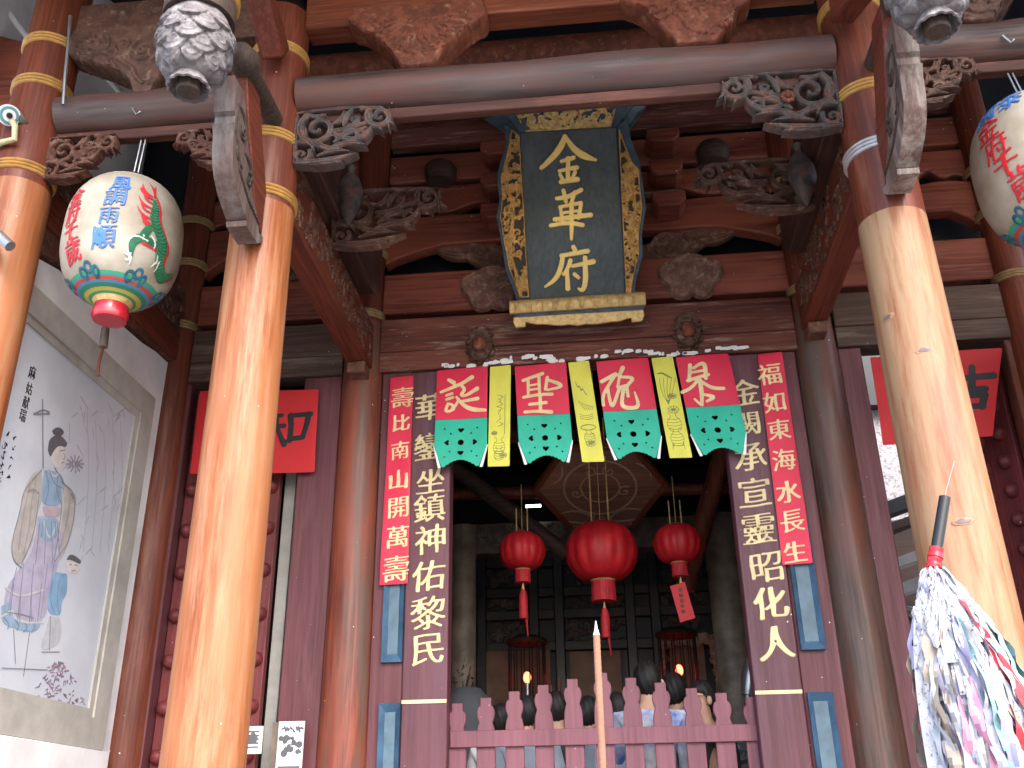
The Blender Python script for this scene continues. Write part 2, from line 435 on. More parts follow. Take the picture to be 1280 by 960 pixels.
M_lotus = wood('grey_white_lotus_paint', (.165, .145, .148), (.085, .072, .075), 'N', .5, wear=(.27, .25, .255), wear_amt=.25, wear_scale=10, bumps=.1)
M_strut = wood('weathered_strut_wood', (.125, .085, .075), (.085, .05, .043), 'Z', .5, wear=(.16, .14, .135), wear_amt=.3, wear_scale=3)
M_strutpale = wood('pale_worn_strut_wood', (.15, .095, .08), (.08, .04, .034), 'Z', .42, wear=(.30, .255, .22), wear_amt=.4, wear_scale=4)
M_strutside = wood('grey_strut_wood', (.062, .040, .030), (.032, .021, .017), 'Z', .6)
M_goldring = plain('ochre_gold_ring', (.48, .26, .07), .4, .15, 20, metal=.2)
M_dullring = plain('dull_brass_ring', (.34, .22, .10), .5, .15, 20, metal=.2)
M_silver = plain('silver_ring', (.55, .55, .58), .3, .15, 20, metal=.7)
M_maroon = wood('maroon_paint', (.112, .034, .039), (.085, .025, .030), 'Z', .47, wear=(.13, .050, .055), wear_amt=.2, flecks=.22, bumps=.08)
M_maroonred = wood('dark_red_door_paint', (.16, .030, .030), (.09, .016, .018), 'Z', .42, flecks=.1, bumps=.1)
M_fence = wood('mauve_pink_paint', (.155, .058, .074), (.135, .048, .064), 'Z', .5, flecks=.08, bumps=.05)
M_blue = plain('blue_recess_paint', (.042, .098, .175), .5, .2, 9)
M_bluelight = plain('pale_blue_panel_paint', (.082, .140, .185), .5, .18, 7)
M_goldtext = plain('pale_gold_lettering', (.66, .53, .27), .45, .12, 9)
M_goldbright = plain('bright_gold_lettering', (.90, .62, .18), .4, .06, 14)
M_gold = plain('old_gilding', (.56, .31, .09), .42, .25, 26, metal=.1, bumps=.15)
M_goldpale = plain('pale_gilding', (.62, .42, .17), .42, .2, 30, metal=.2, bumps=.2)
M_slate = wood('slate_green_panel', (.070, .082, .082), (.054, .064, .064), 'Z', .5, bumps=.08, wear=(.085, .098, .098), wear_amt=.2)
M_frameblue = plain('blue_grey_frame_paint', (.042, .075, .105), .5, .3, 12)
M_redpaper = plain('crimson_paper', (.56, .012, .05), .55, .06, 5, c2=(.50, .010, .042))
M_greenpaper = plain('jade_green_paper', (.012, .40, .265), .55, .08, 6, trans=.1)
M_yellowpaper = plain('yellow_paper', (.66, .62, .085), .6, .06, 6, trans=.1)
M_redpaper2 = plain('vermilion_paper', (.50, .016, .02), .6, .06, 4, c2=(.45, .013, .016))
M_ink = plain('black_ink', (.014, .012, .014), .5)
M_ochreink = plain('olive_print_ink', (.20, .20, .06), .6)
M_white = plain('white_paper', (.72, .70, .70), .7, .06)
M_plaster = plain('white_plaster', (.74, .73, .73), .85, .08, 3, bumps=.25, c2=(.60, .58, .58))
M_greyframe = plain('grey_stone_frame', (.42, .40, .36), .7, .12, 5, bumps=.15)
M_pale = plain('pale_interior_wood', (.17, .13, .10), .6, .25, 7, bumps=.2)
M_lampred = plain('red_lantern_cloth', (.55, .014, .022), .5, .15, 8, trans=.35)
M_lampred2 = plain('red_fringe', (.36, .008, .014), .7, .2, 30)
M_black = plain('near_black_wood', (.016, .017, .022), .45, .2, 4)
M_tan = plain('tan_panel', (.19, .115, .075), .55, .2, 5)
M_skin = plain('skin', (.42, .24, .16), .55, .06, 8)
M_hair = plain('black_hair', (.014, .012, .012), .6, .2, 40, spec=.25)
M_metal = plain('grey_metal', (.35, .36, .38), .35, .1, 6, metal=.8)
M_blackpl = plain('black_plastic', (.012, .012, .013), .35, .1)
M_roof = plain('roof_tile', (.12, .07, .055), .8, .2, 6)
M_stone = plain('courtyard_stone', (.30, .29, .27), .85, .15, 2, bumps=.3)

# ================================================================ setting
G = MB(); G.add([(-300, -300, 0), (300, -300, 0), (300, 300, 0), (-300, 300, 0)], [(0, 1, 2, 3)])
structure('ground', G, M_stone)
G = MB(); G.box((-7, 3.3, 0.004), (7, 16, .9)); G.box((-1.6, 2.9, .004), (1.6, 3.297, .6)); G.box((-1.6, 2.5, .004), (1.6, 2.897, .3))
structure('terrace', G, M_stone)

# ---- roof over the porch and hall (all in deep shade, seen only through the gaps)
rf = thing('temple_roof', 'dark timber roof with close rafters high above the red beams', 'temple roof', (0, 4, 7))
def zr(y): return 6.35 + (y - 2.3) * .44
G = MB(); G.prism([(2.2, zr(2.2)), (7.4, zr(7.4)), (7.4, zr(7.4) + .12), (2.2, zr(2.2) + .12)], (-7, 0, 0), (0, 1, 0), (0, 0, 1), (1, 0, 0), 14)
obj('roof_boards', G, M_dark, rf)
G = MB(); G.prism([(7.4, zr(7.4)), (12.4, zr(7.4) + .3), (12.4, zr(7.4) + .45), (7.4, zr(7.4) + .12)], (-7, 0, 0), (0, 1, 0), (0, 0, 1), (1, 0, 0), 8.96)
obj('rear_roof_boards', G, M_dark, rf)
for i in range(22):
    x = -3.3 + i * .31
    G = MB(); G.prism([(2.3, zr(2.3) - .1), (7.3, zr(7.3) - .1), (7.3, zr(7.3) - .003), (2.3, zr(2.3) - .003)], (x, 0, 0), (0, 1, 0), (0, 0, 1), (1, 0, 0), .13)
    obj('rafter', G, M_rafter, rf)

def wall(name, lo, hi, mat, label):
    G = MB(); G.box(lo, hi); return solo(name, G, mat, label, 'wall')
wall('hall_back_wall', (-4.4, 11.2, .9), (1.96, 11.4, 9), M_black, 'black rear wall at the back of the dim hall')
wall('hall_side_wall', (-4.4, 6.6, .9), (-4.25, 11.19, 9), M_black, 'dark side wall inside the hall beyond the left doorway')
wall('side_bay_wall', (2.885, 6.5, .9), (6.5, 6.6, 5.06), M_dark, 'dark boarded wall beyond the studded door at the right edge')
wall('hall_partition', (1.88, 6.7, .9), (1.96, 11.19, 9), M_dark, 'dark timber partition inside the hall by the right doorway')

# ================================================================ columns
def rings(z, r, mat, t, n=3, name='gold_band'):
    G = MB(); prof = []
    for i in range(n):
        for k in range(7):
            a = math.pi * k / 6; prof.append((r - .004 + .018 * math.sin(a), -.033 + .022 * i + .011 * (1 - math.cos(a))))
    G.lathe(prof, (t[0], t[1], z), 40, cap=False); return obj(name, G, mat, parent=thing_of[t])
thing_of = {}
def column(x, y, segs, bands, label, group, z0=.9, base=True, lean=0.0):
    """segs: list of (part name, [(z, r)...], material)"""
    t = thing('column', label, 'column', (x, y, z0), group); thing_of[(x, y)] = t
    for nm, prof, mat in segs:
        G = MB(); pr = []
        for (za, ra), (zb, rb) in zip(prof[:-1], prof[1:]):
            k = max(1, int((zb - za) / .15)); pr += [(ra + (rb - ra) * i / k, za + (zb - za) * i / k) for i in range(k)]
        pr.append((prof[-1][1], prof[-1][0]))
        G.lathe(pr, (x, y, 0), 44, rfun=lambda a, z: 1 + .006 * math.sin(3 * a + z * 1.7) + .004 * math.sin(7 * a + 2 * z))
        obj(nm, G, mat, t)
    for z, r, mat in bands: rings(z, r, mat, (x, y))
    if base:
        G = MB(); G.lathe([(.2, 0), (.27, .05), (.29, .14), (.25, .2), (.2, .24)], (x, y, z0), 32); obj('stone_base', G, M_stone, t)
    return t
GO, GI_ = 'red columns along the front of the porch', 'red columns in line with the doorway'
column(XL, YO, [('shaft', [(1.1, .178), (2.7, .169), (4.60, .158)], M_orange), ('upper_shaft', [(4.60, .157), (5.95, .150)], M_redcol)],  # upper shaft's darker colour partly stands for shade under the eaves
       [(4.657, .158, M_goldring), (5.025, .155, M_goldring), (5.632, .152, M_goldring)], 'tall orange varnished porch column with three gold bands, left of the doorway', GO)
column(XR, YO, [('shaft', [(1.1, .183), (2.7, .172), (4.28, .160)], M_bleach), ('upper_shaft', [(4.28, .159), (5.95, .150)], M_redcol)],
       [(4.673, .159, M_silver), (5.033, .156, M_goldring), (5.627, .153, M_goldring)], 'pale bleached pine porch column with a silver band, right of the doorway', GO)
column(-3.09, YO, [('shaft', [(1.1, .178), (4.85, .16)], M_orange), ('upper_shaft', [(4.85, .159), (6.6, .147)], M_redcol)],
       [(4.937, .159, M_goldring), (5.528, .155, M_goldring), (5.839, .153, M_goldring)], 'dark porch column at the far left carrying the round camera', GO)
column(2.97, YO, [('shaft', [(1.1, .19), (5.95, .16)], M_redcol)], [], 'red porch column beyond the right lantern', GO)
def inner(x, label, lowmat, rings_=((5.12, .125), (5.655, .135), (6.04, .138))):
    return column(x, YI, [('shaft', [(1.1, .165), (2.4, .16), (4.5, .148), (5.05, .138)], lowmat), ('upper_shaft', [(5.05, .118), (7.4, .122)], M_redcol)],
                  [(z, r, M_dullring) for z, r in rings_], label, GI_)
def knot(px, py, w, h):
    c = at(px, py, YO - .168)
    def m(u, v, hh):
        a = (u + c[0] - XR) / .169; r = .1675 + .0035 * (3.2 - c[2]) * 2.2 + hh
        return np.stack([XR + r * np.sin(a), YO - r * np.cos(a), c[2] + v], 1)
    for nm, k, mat, hh in (('knot_ring', 1.0, plain('pale_knot_ring', (.30, .17, .095), .5), .0022), ('knot', .72, plain('grey_purple_knot', (.17, .105, .105),   .5, .2, 30), .0028)):
        G = MB(); flatpoly(G, [[(w * k * math.cos(q) + .004 * math.sin(3 * q), h * k * math.sin(q)) for q in np.linspace(0, 6.28, 24, endpoint=False)]], m, .005, hh, thick=.0); obj(nm, G, mat, thing_of[(XR, YO)])
knot(1156, 437, .042, .018); knot(1204, 652, .046, .018); knot(1106, 387, .035, .02)
inner(-1.67, 'worn red brown column left of the couplets with grey rubbed patches', M_worncol)
inner(1.55, 'dark grey rubbed column right of the couplets', M_darkcol)
inner(-3.10, 'red column at the corner of the painted side wall', M_redcol)
inner(2.98, 'shadowed column behind the right lantern', M_redcol)

# ================================================================ front tie beams of the porch
def tiebeam(x0, x1, label):
    t = thing('tie_beam', label, 'beam', ((x0 + x1) / 2, YO, 5.35), 'round grey tie beams between the porch columns')
    G = MB(); n = 14
    G.tube([(x0 + (x1 - x0) * i / n, YO + .004 * math.sin(i * 1.3), 5.345 + .006 * math.sin(i * .9)) for i in range(n + 1)], .125, 28, sx=.95, sy=1.0)
    obj('round_beam', G, M_greybeam, t)
    G = MB(); G.box((x0, 4.175, 5.155), (x1, 4.235, 5.222)); obj('lower_board', G, M_underboard, t, bevel=.008)
tiebeam(XL + .14, XR - .14, 'long grey round tie beam spanning above the black name board')
tiebeam(-3.09 + .15, XL - .15, 'short grey round tie beam the left paper lantern hangs from')
tiebeam(XR + .15, 2.97 - .15, 'grey round tie beam the right paper lantern hangs from')

def hump(px0, py0, px1, py1, pxb, pyb, wb, label, mat, seed, fan=False):
    """carved hump block standing on the tie beam: wide above, narrow foot below"""
    pl = facade(YO - .06); a = pl.uv(px0, py0); b = pl.uv(px1, py1); c = pl.uv(pxb, pyb); top = max(a[1], b[1]) + .12
    base = smooth([(a[0], top), (a[0] - .03, a[1]), (a[0] + .10, a[1] - .06), (c[0] - wb * 1.5, c[1] + .13), (c[0] - wb, c[1] + .03), (c[0] - wb * .8, c[1] - .02), (c[0] + wb * .8, c[1] - .02), (c[0] + wb, c[1] + .04), (c[0] + wb * 1.6, c[1] + .12), (b[0] - .08, b[1] - .06), (b[0] + .03, b[1]), (b[0], top)], 2)
    rg = random.Random(seed); S = []
    cx = c[0]; w = b[0] - a[0]
    if fan:
        for i in range(26):
            an = math.radians(-165 + i * 6.0); r0 = .05 + .03 * rg.random(); r1 = .2 + .09 * abs(math.cos(an)) + .03 * rg.random()
            S.append(leaf(cx + r0 * math.cos(an), top - .12 + r0 * .8 * math.sin(an), cx + r1 * math.cos(an) * 1.05, top - .1 + r1 * .95 * math.sin(an), .013, .12 * (1 if i % 2 else -1)))
        for i in range(9): S.append(spiral(cx - .16 + i * .04, c[1] + .10 + .02 * math.sin(i), .026, 1.1, i, .011, .006))
        S += scrolls([(a[0], a[1] - .02), (cx, c[1] + .2), (b[0], b[1] - .02), (cx, top - .1)], 6, seed, .035, .010)
    else:
        S += [spiral(b[0] - .14, a[1] - .04, .085, 1.6, 2, .016, .010), spiral(a[0] + .16, b[1] - .03, .09, 1.5, 1, .016, .01, sgn=-1)]
        S.append([(a[0] + .05, a[1] + .06, .012), (cx - .09, c[1] + .2, .014), (cx - .03, c[1] + .06, .012), (cx + .08, c[1] + .04, .01)])
        S += scrolls([(a[0], a[1]), (cx - .1, c[1] + .06), (cx + .12, c[1] + .06), (b[0], b[1])], 9, seed, .05, .011)
    G = MB(); carve(G, [smooth(s, 1) for s in S], pl, .006, base=base, base_h=.035, clip=base, thick=.11, hs=1.3)
    return solo('carved_hump', G, mat, label, 'carving', 'carved humps standing on the tie beams')
hump(440, 35, 605, 25, 522, 84, .11, 'carved hump like a ruffled phoenix tail above the left end of the long beam', M_carvered, 3, True)
hump(780, 5, 935, 4, 872, 56, .13, 'smooth carved hump with scroll lines above the right half of the long beam', M_carvered, 5)
hump(88, 70, 215, 50, 180, 118, .07, 'dim carved hump in the bay of the left lantern', M_carvedark, 8)
hump(1175, 2, 1265, 0, 1222, 28, .10, 'dim carved hump in the bay of the right lantern', M_carvedark, 9)
def upper(x0, x1, zb, label, mat):
    G = MB(); G.box((x0, YO - .055, zb), (x1, YO + .09, zb + .36)); solo('upper_beam', G, mat, label, 'beam', 'flat upper beams above the tie beams', bevel=.012)
upper(XL + .14, XR - .14, 5.82, 'orange brown flat beam along the very top between the two porch columns', M_orangeX)
upper(-2.95, XL - .14, 5.80, 'dark flat beam at the top of the left bay', M_carvedark)
upper(XR + .14, 2.84, 5.82, 'dark flat beam at the top of the right bay', M_carvedark)

# ================================================================ openwork corner brackets under the tie beams
def corner(x0, z0, w, h, sgn, y, mat, label, seed, grp='carved corner brackets under the beams', thick=.05):
    """openwork bracket; (x0, z0) = inner top corner at the column, grows in sgn direction and downwards"""
    pl = Plane((x0, y, z0), (sgn, 0, 0), (0, 0, 1)) ; q = min(w / .55, h / .38)
    N = np.array([0, -1.0, 0])
    def m(u, v, hh): return np.array([x0, y, z0])[None, :] + u[:, None] * np.array([sgn, 0, 0]) + v[:, None] * np.array([0, 0, 1.0]) + hh[:, None] * N
    W = .03 * q
    def P(a, b): return (a * w, -b * h)
    S = [spiral(*P(.24, .36), .30 * h, 1.55, 2.2, W * .8, W * .45), spiral(*P(.86, .22), .20 * h, 1.5, 2.6, W * .8, W * .4), spiral(*P(.10, .80), .13 * h, 1.3, 0.5, W * .55, W * .35, sgn=-1)]
    S += [leaf(*P(.0, .05), *P(.98, .06), W * .5, .02), leaf(*P(.42, .62), *P(.76, .50), W * .75, .2), leaf(*P(.36, .74), *P(.74, .70), W * .7, .12), leaf(*P(.04, .93), *P(.66, .82), W * .8, -.06), leaf(*P(.2, .98), *P(.52, .96), W * .5, 0),
          leaf(*P(.40, .42), *P(.66, .16), W * .9, -.25), leaf(*P(.46, .55), *P(.80, .30), W * .8, -.3), leaf(*P(.5, .1), *P(.36, .30), W * .7, .2), leaf(*P(.02, .08), *P(.03, .98), W * .5, 0),
          leaf(*P(.5, .34), *P(.60, .02), W * .7, 0.1), leaf(*P(.22, .56), *P(.52, .70), W * .8, -.2), leaf(*P(.05, .6), *P(.22, .75), W * .7, .3), leaf(*P(.66, .08), *P(.95, .46), W * .6, .35)]
    S += [leaf(*P(.1, .3), *P(.02, .62), W * .7, .2), leaf(*P(.3, .12), *P(.12, .06), W * .7, .2), leaf(*P(.58, .42), *P(.9, .5), W * .6, .3), leaf(*P(.72, .4), *P(.66, .62), W * .6, -.3), leaf(*P(.26, .84), *P(.60, .80), W * .6, .1), leaf(*P(.3, .7), *P(.16, .5), W * .6, .1), spiral(*P(.60, .26), .09 * h, 1.2, 4, W * .5, W * .3), leaf(*P(.76, .12), *P(.7, .36), W * .6, .2), leaf(*P(.95, .1), *P(1.02, .4), W * .45, -.2)]
    for k in range(7):
        a = k * 6.283 / 7; S.append(leaf(*P(.44, .47), .44 * w + .1 * h * math.cos(a), -.47 * h + .1 * h * math.sin(a), W * .4, 0))
    G = MB(); carve(G, [[(p[0], p[1], p[2] * .86) for p in s] for s in S], m, .0044, thick=thick, hs=1.1)
    if sgn > 0: G.f = [f[::-1] for f in G.f]
    o = solo('corner_bracket', G, mat, label, 'bracket', grp)
    if seed == 2:
        c = np.array([x0 + sgn * .44 * w, y - .03, z0 - .47 * h]); G = MB()
        for k in range(8): G.ball(c + .026 * np.array([math.cos(k * .785), 0, math.sin(k * .785)]), .015, 10, 6, (1, .7, 1))
        G.ball(c + np.array([0, -.008, 0]), .016, 10, 6); obj('flower', G, M_carvered, o)
    return o
corner(XL + .14, 5.225, .55, .38, 1, 4.15, M_carvegrey, 'grey carved scroll bracket between the left orange column and the long beam', 1)
corner(XR - .14, 5.235, .62, .40, -1, 4.15, M_carvegrey, 'grey carved bracket with a reddish flower beside the bleached column', 2)
corner(-3.09 + .14, 5.18, .40, .30, 1, 4.15, M_carvebrown, 'reddish carved bracket above the top of the left paper lantern', 3)
corner(XL - .15, 5.16, .38, .26, -1, 4.15, M_carvebrown, 'small reddish carved bracket behind the left hooked strut', 4)
corner(XR + .15, 5.25, .42, .30, 1, 4.15, M_carvedark, 'grey brown carved bracket between the right hooked strut and the right lantern', 5)
corner(XL + .10, 5.33, .72, .42, 1, 5.05, M_carvedark, 'dark carved bracket deep behind the left grey scroll bracket', 6)
corner(XR - .10, 5.35, .72, .38, -1, 5.05, M_carvedark, 'dark carved bracket deep behind the flowered bracket', 7)
for px, py, Y in ((760, 62, 5.6),):
    p = at(px, py, Y); G = MB(); G.tube([(-3.0, Y, p[2]), (2.9, Y, p[2])], .13, 20); solo('purlin', G, M_carvered, 'brown round purlin showing between the long beam and the top beam', 'beam')

# ================================================================ beams running from the porch columns back to the doorway columns
def backbeam(x0, x1, z0, z1, side, label):
    t = thing('porch_cross_beam', label, 'beam', ((x0 + x1) / 2, 5.2, z0), 'carved cross beams running back into the porch')
    G = MB(); G.box((x0, 4.3, z0), (x1, 6.24, z1)); obj('beam', G, M_redY, t, bevel=.012)
    xf = x1 if side > 0 else x0
    U = (0, -side, 0); V = (0, 0, 1)
    pl = Plane((xf + side * .002, 5.2, z0), (0, side, 0), V)
    poly = [(-.95, .03), (.98, .03), (.98, z1 - z0 - .03), (-.95, z1 - z0 - .03)]
    S = scrolls(poly, 95, int(abs(x0 * 100)), .034, .011)
    G = MB(); carve(G, S, pl, .006, clip=poly, thick=.006, hs=1.0); obj('carved_face', G, M_carvebrown, t)
    G = MB(); G.box((x0 + .015, 6.08, z0 - .09), (x1 - .015, 6.25, z0 - .003)); obj('bearing_block', G, M_carvebrown, t, bevel=.01)
    # upper dark board with a rounded inner end
    z2 = z1 + .12; z3 = z1 + .62
    P = [(4.3, z2), (5.95, z2)] + [(5.95 + .2 * math.sin(a), z2 + .2 - .2 * math.cos(a)) for a in np.linspace(.2, 1.57, 6)] + [(6.15, z3), (4.3, z3)]
    xa = (x0 + .02) if side > 0 else (x0 - .06)
    G = MB(); G.prism(P, (xa, 0, 0), (0, 1, 0), (0, 0, 1), (1, 0, 0), .2); obj('upper_board', G, M_darkY, t, bevel=.01)
backbeam(-1.74, -1.58, 4.65, 5.0, 1, 'carved cross beam running back from the orange column')
backbeam(1.45, 1.61, 4.76, 5.13, -1, 'carved cross beam running back from the bleached column')
def bud(px, py, Y, s, label):
    c = at(px, py, Y); G = MB()
    G.lathe([(.004, -.2), (.02, -.18), (.05, -.1), (.078, 0), (.075, .07), (.05, .14), (.02, .19), (.03, .24)], tuple(c), 24, rfun=lambda a, z: 1 + .10 * abs(math.cos(4 * a)) ** .5 + .05 * math.sin(z * 50))
    solo('hanging_bud', G, M_carvegrey, label, 'carving', 'carved buds hanging under the cross beams')
bud(437, 248, 5.0, 1, 'grey green carved bud hanging beside the left cross beam')
bud(1003, 222, 5.0, 1, 'brown grey carved bud hanging beside the right cross beam')

# ================================================================ lotus pendants and hooked struts at the eaves
def pendant(x, y, zb, label):
    t = thing('lotus_pendant', label, 'carving', (x, y, zb), 'carved lotus pendants under the eaves')
    G = MB(); G.lathe([(.150, .47), (.152, .60), (.15, 1.0), (.15, 1.75)], (x, y, zb), 40); obj('post', G, M_redcol, t)
    G = MB(); G.lathe([(.155, .375), (.158, .40), (.152, .47), (.145, .48)], (x, y, zb), 40); obj('collar', G, M_strutside, t)
    G = MB(); pr = []
    for i in range(2):
        for k in range(7): a = math.pi * k / 6; pr.append((.15 + .016 * math.sin(a), .478 + .028 * i + .014 * (1 - math.cos(a))))
    G.lathe(pr, (x, y, zb), 44, cap=False); obj('gold_band', G, M_goldring, t)
    nA, nZ = 200, 96
    prof = smooth([(.055, .045), (.09, .06), (.122, .12), (.140, .20), (.143, .28), (.130, .35), (.125, .38)], 3)
    zs = np.linspace(.045, .38, nZ); R = np.interp(zs, prof[:, 1], prof[:, 0]); A = np.linspace(0, 2 * np.pi, nA, endpoint=False)
    AA, ZZ = np.meshgrid(A, zs, indexing='ij'); h = np.zeros_like(AA); rows = [(.385, .265, 7), (.335, .205, 7), (.275, .15, 7), (.215, .10, 7), (.155, .055, 8)]
    for ri, (zt, zbm, n) in enumerate(rows):
        w = 2 * math.pi / n
        ph = ((AA + (ri % 2) * w / 2) / w) % 1 - .5
        v = (ZZ - zbm) / (zt - zbm); inside = (v > 0) & (v < 1.4) & (np.abs(ph) < .52 * np.sqrt(np.clip(1 - (1 - np.clip(v / .75, 0, 1)) ** 2, 0, 1)))
        hh = .004 + .030 * np.clip(1 - v, 0, 1) - .016 * np.abs(ph) ** 1.5 + .004 * (np.abs(np.hypot(ph * .9, v - .45) - .18) < .04)
        h = np.where(inside & (hh > h), hh, h)
    RR = R[None, :] + h
    vs = np.stack([x + RR * np.cos(AA), y + RR * np.sin(AA), zb + ZZ], -1).reshape(-1, 3)
    fs = [(i * nZ + j, ((i + 1) % nA) * nZ + j, ((i + 1) % nA) * nZ + j + 1, i * nZ + j + 1) for i in range(nA) for j in range(nZ - 1)]
    G = MB(); G.add(vs, fs); obj('petals', G, M_lotus, t, ang=70)
    G = MB(); G.lathe([(.062, .07), (.075, .035), (.088, .0), (.080, -.004), (.066, .03), (.05, .06)], (x, y, zb), 96, cap=False, rfun=lambda a, z: 1 + .10 * abs(math.sin(6.5 * a)) * (1 if z < .02 else .3)); obj('frill', G, M_lotus, t)
    G = MB(); G.lathe([(.052, .08), (.052, -.012), (.046, -.02), (.0, -.021)], (x, y, zb), 28); obj('stub', G, M_strutside, t)
pendant(-1.665, 3.16, 4.53, 'grey carved lotus pendant with a gold band beside the left orange column')
pendant(1.475, 3.22, 4.585, 'grey carved lotus pendant cut off by the top edge, at the right strut')
def strut(x, dy, dz, label, mat):
    t = thing('hooked_strut', label, 'strut', (x, 4.0 + dy, 4.2 + dz), 'hooked eave struts on the porch columns')
    Fp = [atX(px, py, -1.715) for px, py in ((268, 96), (267, 140))]; P = [(p[1], p[2]) for p in Fp]; y_, z_ = P[-1]
    P += [(y_ + .022, z_ - .012), (y_ + .022, z_ - .055), (y_, z_ - .07)]
    P += [tuple(q) for q in smooth([atX(px, py, -1.715)[1:] for px, py in ((266, 168), (264, 200), (269, 235), (280, 268), (284, 278))], 2)]
    y_, z_ = P[-1]; P += [(y_ - .015, z_ - .006), (y_ - .005, z_ - .03), tuple(atX(297, 306, -1.715)[1:]), tuple(atX(318, 303, -1.66)[1:]), (4.04, atX(318, 303, -1.66)[2]), (4.04, z_ + .05)]
    P += [tuple(q) for q in smooth([(3.98, z_ + .035), (3.93, z_ + .12), (3.84, z_ + .17), (3.80, z_ + .30), (3.70, z_ + .40), (3.66, z_ + .52), (P[0][0] + .12, P[0][1])], 2)]
    P = [(a + dy, b + dz) for a, b in P]
    G = MB(); G.prism(P, (x - .05, 0, 0), (0, 1, 0), (0, 0, 1), (1, 0, 0), .10); obj('hook', G, mat, t, bevel=.006, ang=30)
    for sd in (1, -1):
        O = np.array([x + sd * .051, 0, 0]); NN = np.array([sd, 0, 0.])
        def m(u, v, hh, O=O, NN=NN): return O[None, :] + u[:, None] * np.array([0, 1., 0]) + v[:, None] * np.array([0, 0, 1.]) + hh[:, None] * NN
        S = [spiral(3.78 + dy, 4.50 + dz, .045, 1.4, .5, .009, .005), spiral(3.65 + dy, 4.68 + dz, .045, 1.3, 3, .009, .005), [(3.55 + dy, 4.78 + dz, .007), (3.56 + dy, 4.62 + dz, .008), (3.66 + dy, 4.47 + dz, .008), (3.8 + dy, 4.40 + dz, .007), (3.96 + dy, 4.37 + dz, .007)],
             leaf(3.70 + dy, 4.6 + dz, 3.80 + dy, 4.46 + dz, .012, .3), leaf(3.6 + dy, 4.60 + dz, 3.69 + dy, 4.5 + dz, .012, -.3), leaf(3.58 + dy, 4.78 + dz, 3.66 + dy, 4.66 + dz, .012, .3)]
        G = MB(); carve(G, S, m, .005, thick=.002)
        if sd < 0: G.f = [f[::-1] for f in G.f]
        obj('side_scroll', G, M_strutside, t)
    G = MB(); G.prism([(3.60 + dy, 5.10 + dz), (3.70 + dy, 4.86 + dz), (3.93 + dy, 4.43 + dz), (4.04, 4.35 + dz), (4.04, 4.62 + dz), (3.78 + dy, 5.12 + dz)], (x - .038, 0, 0), (0, 1, 0), (0, 0, 1), (1, 0, 0), .08); obj('back_board', G, M_redY, t, bevel=.006)
    G = MB(); G.tube([(x + .03, 3.50, 5.08 + dz), (x + .03, 3.53, 5.08 + dz), (x + .03, 3.60, 5.085 + dz), (x + .03, 3.70, 5.09 + dz), (x + .03, 4.06, 5.10 + dz)], [.03, .062, .080, .050, .050], 24); obj('round_arm', G, M_strutside, t)
strut(-1.665, 0, 0, 'weathered grey brown hooked strut on the orange column', M_strut)
strut(1.475, .02, .05, 'pale worn hooked strut on the bleached column', M_strutpale)
def topbrace(px0, py0, px1, py1, label):
    a = at(px0, py0, 4.0); b = at(px1, py1, 3.65); d = b - a; L = np.linalg.norm(d); d /= L; s = np.array([1.0, 0, 0]); s -= d * np.dot(s, d); s /= np.linalg.norm(s); q = np.cross(d, s)
    G = MB(); G.obox((a + b) / 2, (s, q, d), (.13, .16, L)); solo('eave_brace', G, M_redY, label, 'brace', 'short red braces at the column heads', bevel=.02)
topbrace(345, 70, 318, -30, 'short red brace rising from the head of the orange column')
topbrace(1050, 14, 1092, -40, 'short red brace rising beside the head of the bleached column')
# ================================================================ lintels and bracket tiers over the doorway (plane of the inner columns)
XC = -0.06
def lintel(x0, x1, mat, label):
    t = thing('lintel', label, 'lintel', ((x0 + x1) / 2, 6.38, 4.86), 'heavy lintel boards over the three doorways')
    G = MB(); G.box((x0, 6.27, 4.80), (x1, 6.46, 5.065)); obj('board', G, mat, t, bevel=.01)
    G = MB(); G.box((x0, 6.275, 4.645), (x1, 6.46, 4.797)); obj('lower_board', G, mat, t, bevel=.006)
    return t
lt = lintel(-1.54, 1.42, M_lintel, 'scratched reddish lintel board carrying two carved knobs under the name board')
lintel(-2.96, -1.81, M_greylintel, 'dusty grey brown lintel board over the left side doorway')
lintel(1.69, 2.85, M_greylintel, 'dusty grey brown lintel board over the right side doorway')
G = MB(); G.box((-1.50, 6.262, 4.70), (-1.44, 6.27, 5.05)); 

def knob(px, py, label):
    c = at(px, py, 6.24); t = thing('door_knob_carving', label, 'carving', c, 'carved round knobs on the lintel')
    pl = facade(6.262); u, v = c[0], c[2]; S = []
    for k in range(11): a = k * 6.283 / 11; S.append(spiral(u + .075 * math.cos(a), v + .115 * math.sin(a), .03, 1.2, a, .012, .007))
    for k in range(14): a = k * 6.283 / 14; S.append(leaf(u + .04 * math.cos(a), v + .06 * math.sin(a), u + .105 * math.cos(a + .2), v + .15 * math.sin(a + .2), .012, .2))
    base = [(u + .09 * math.cos(a), v + .135 * math.sin(a)) for a in np.linspace(0, 6.283, 30, endpoint=False)]
    G = MB(); carve(G, S, pl, .0045, base=base, base_h=.03, thick=.005, hs=1.4); obj('ruffled_rim', G, M_carvedark, t)
    G = MB(); G.ball((u, 6.215, v - .01), .05, 20, 12, (1, 1, 1.25)); obj('red_boss', G, M_carvered, t)
    for dv, rb in ((.055, .04), (-.10, .045)):
        G = MB(); G.ball((u, 6.225, v + dv), rb, 16, 10, (1, .8, .8)); obj('lobe', G, M_carvedark, t)
knob(600, 430, 'carved ruffled knob with a red centre on the lintel, under the name board, left')
knob(860, 412, 'carved ruffled knob with a red centre on the lintel, under the name board, right')

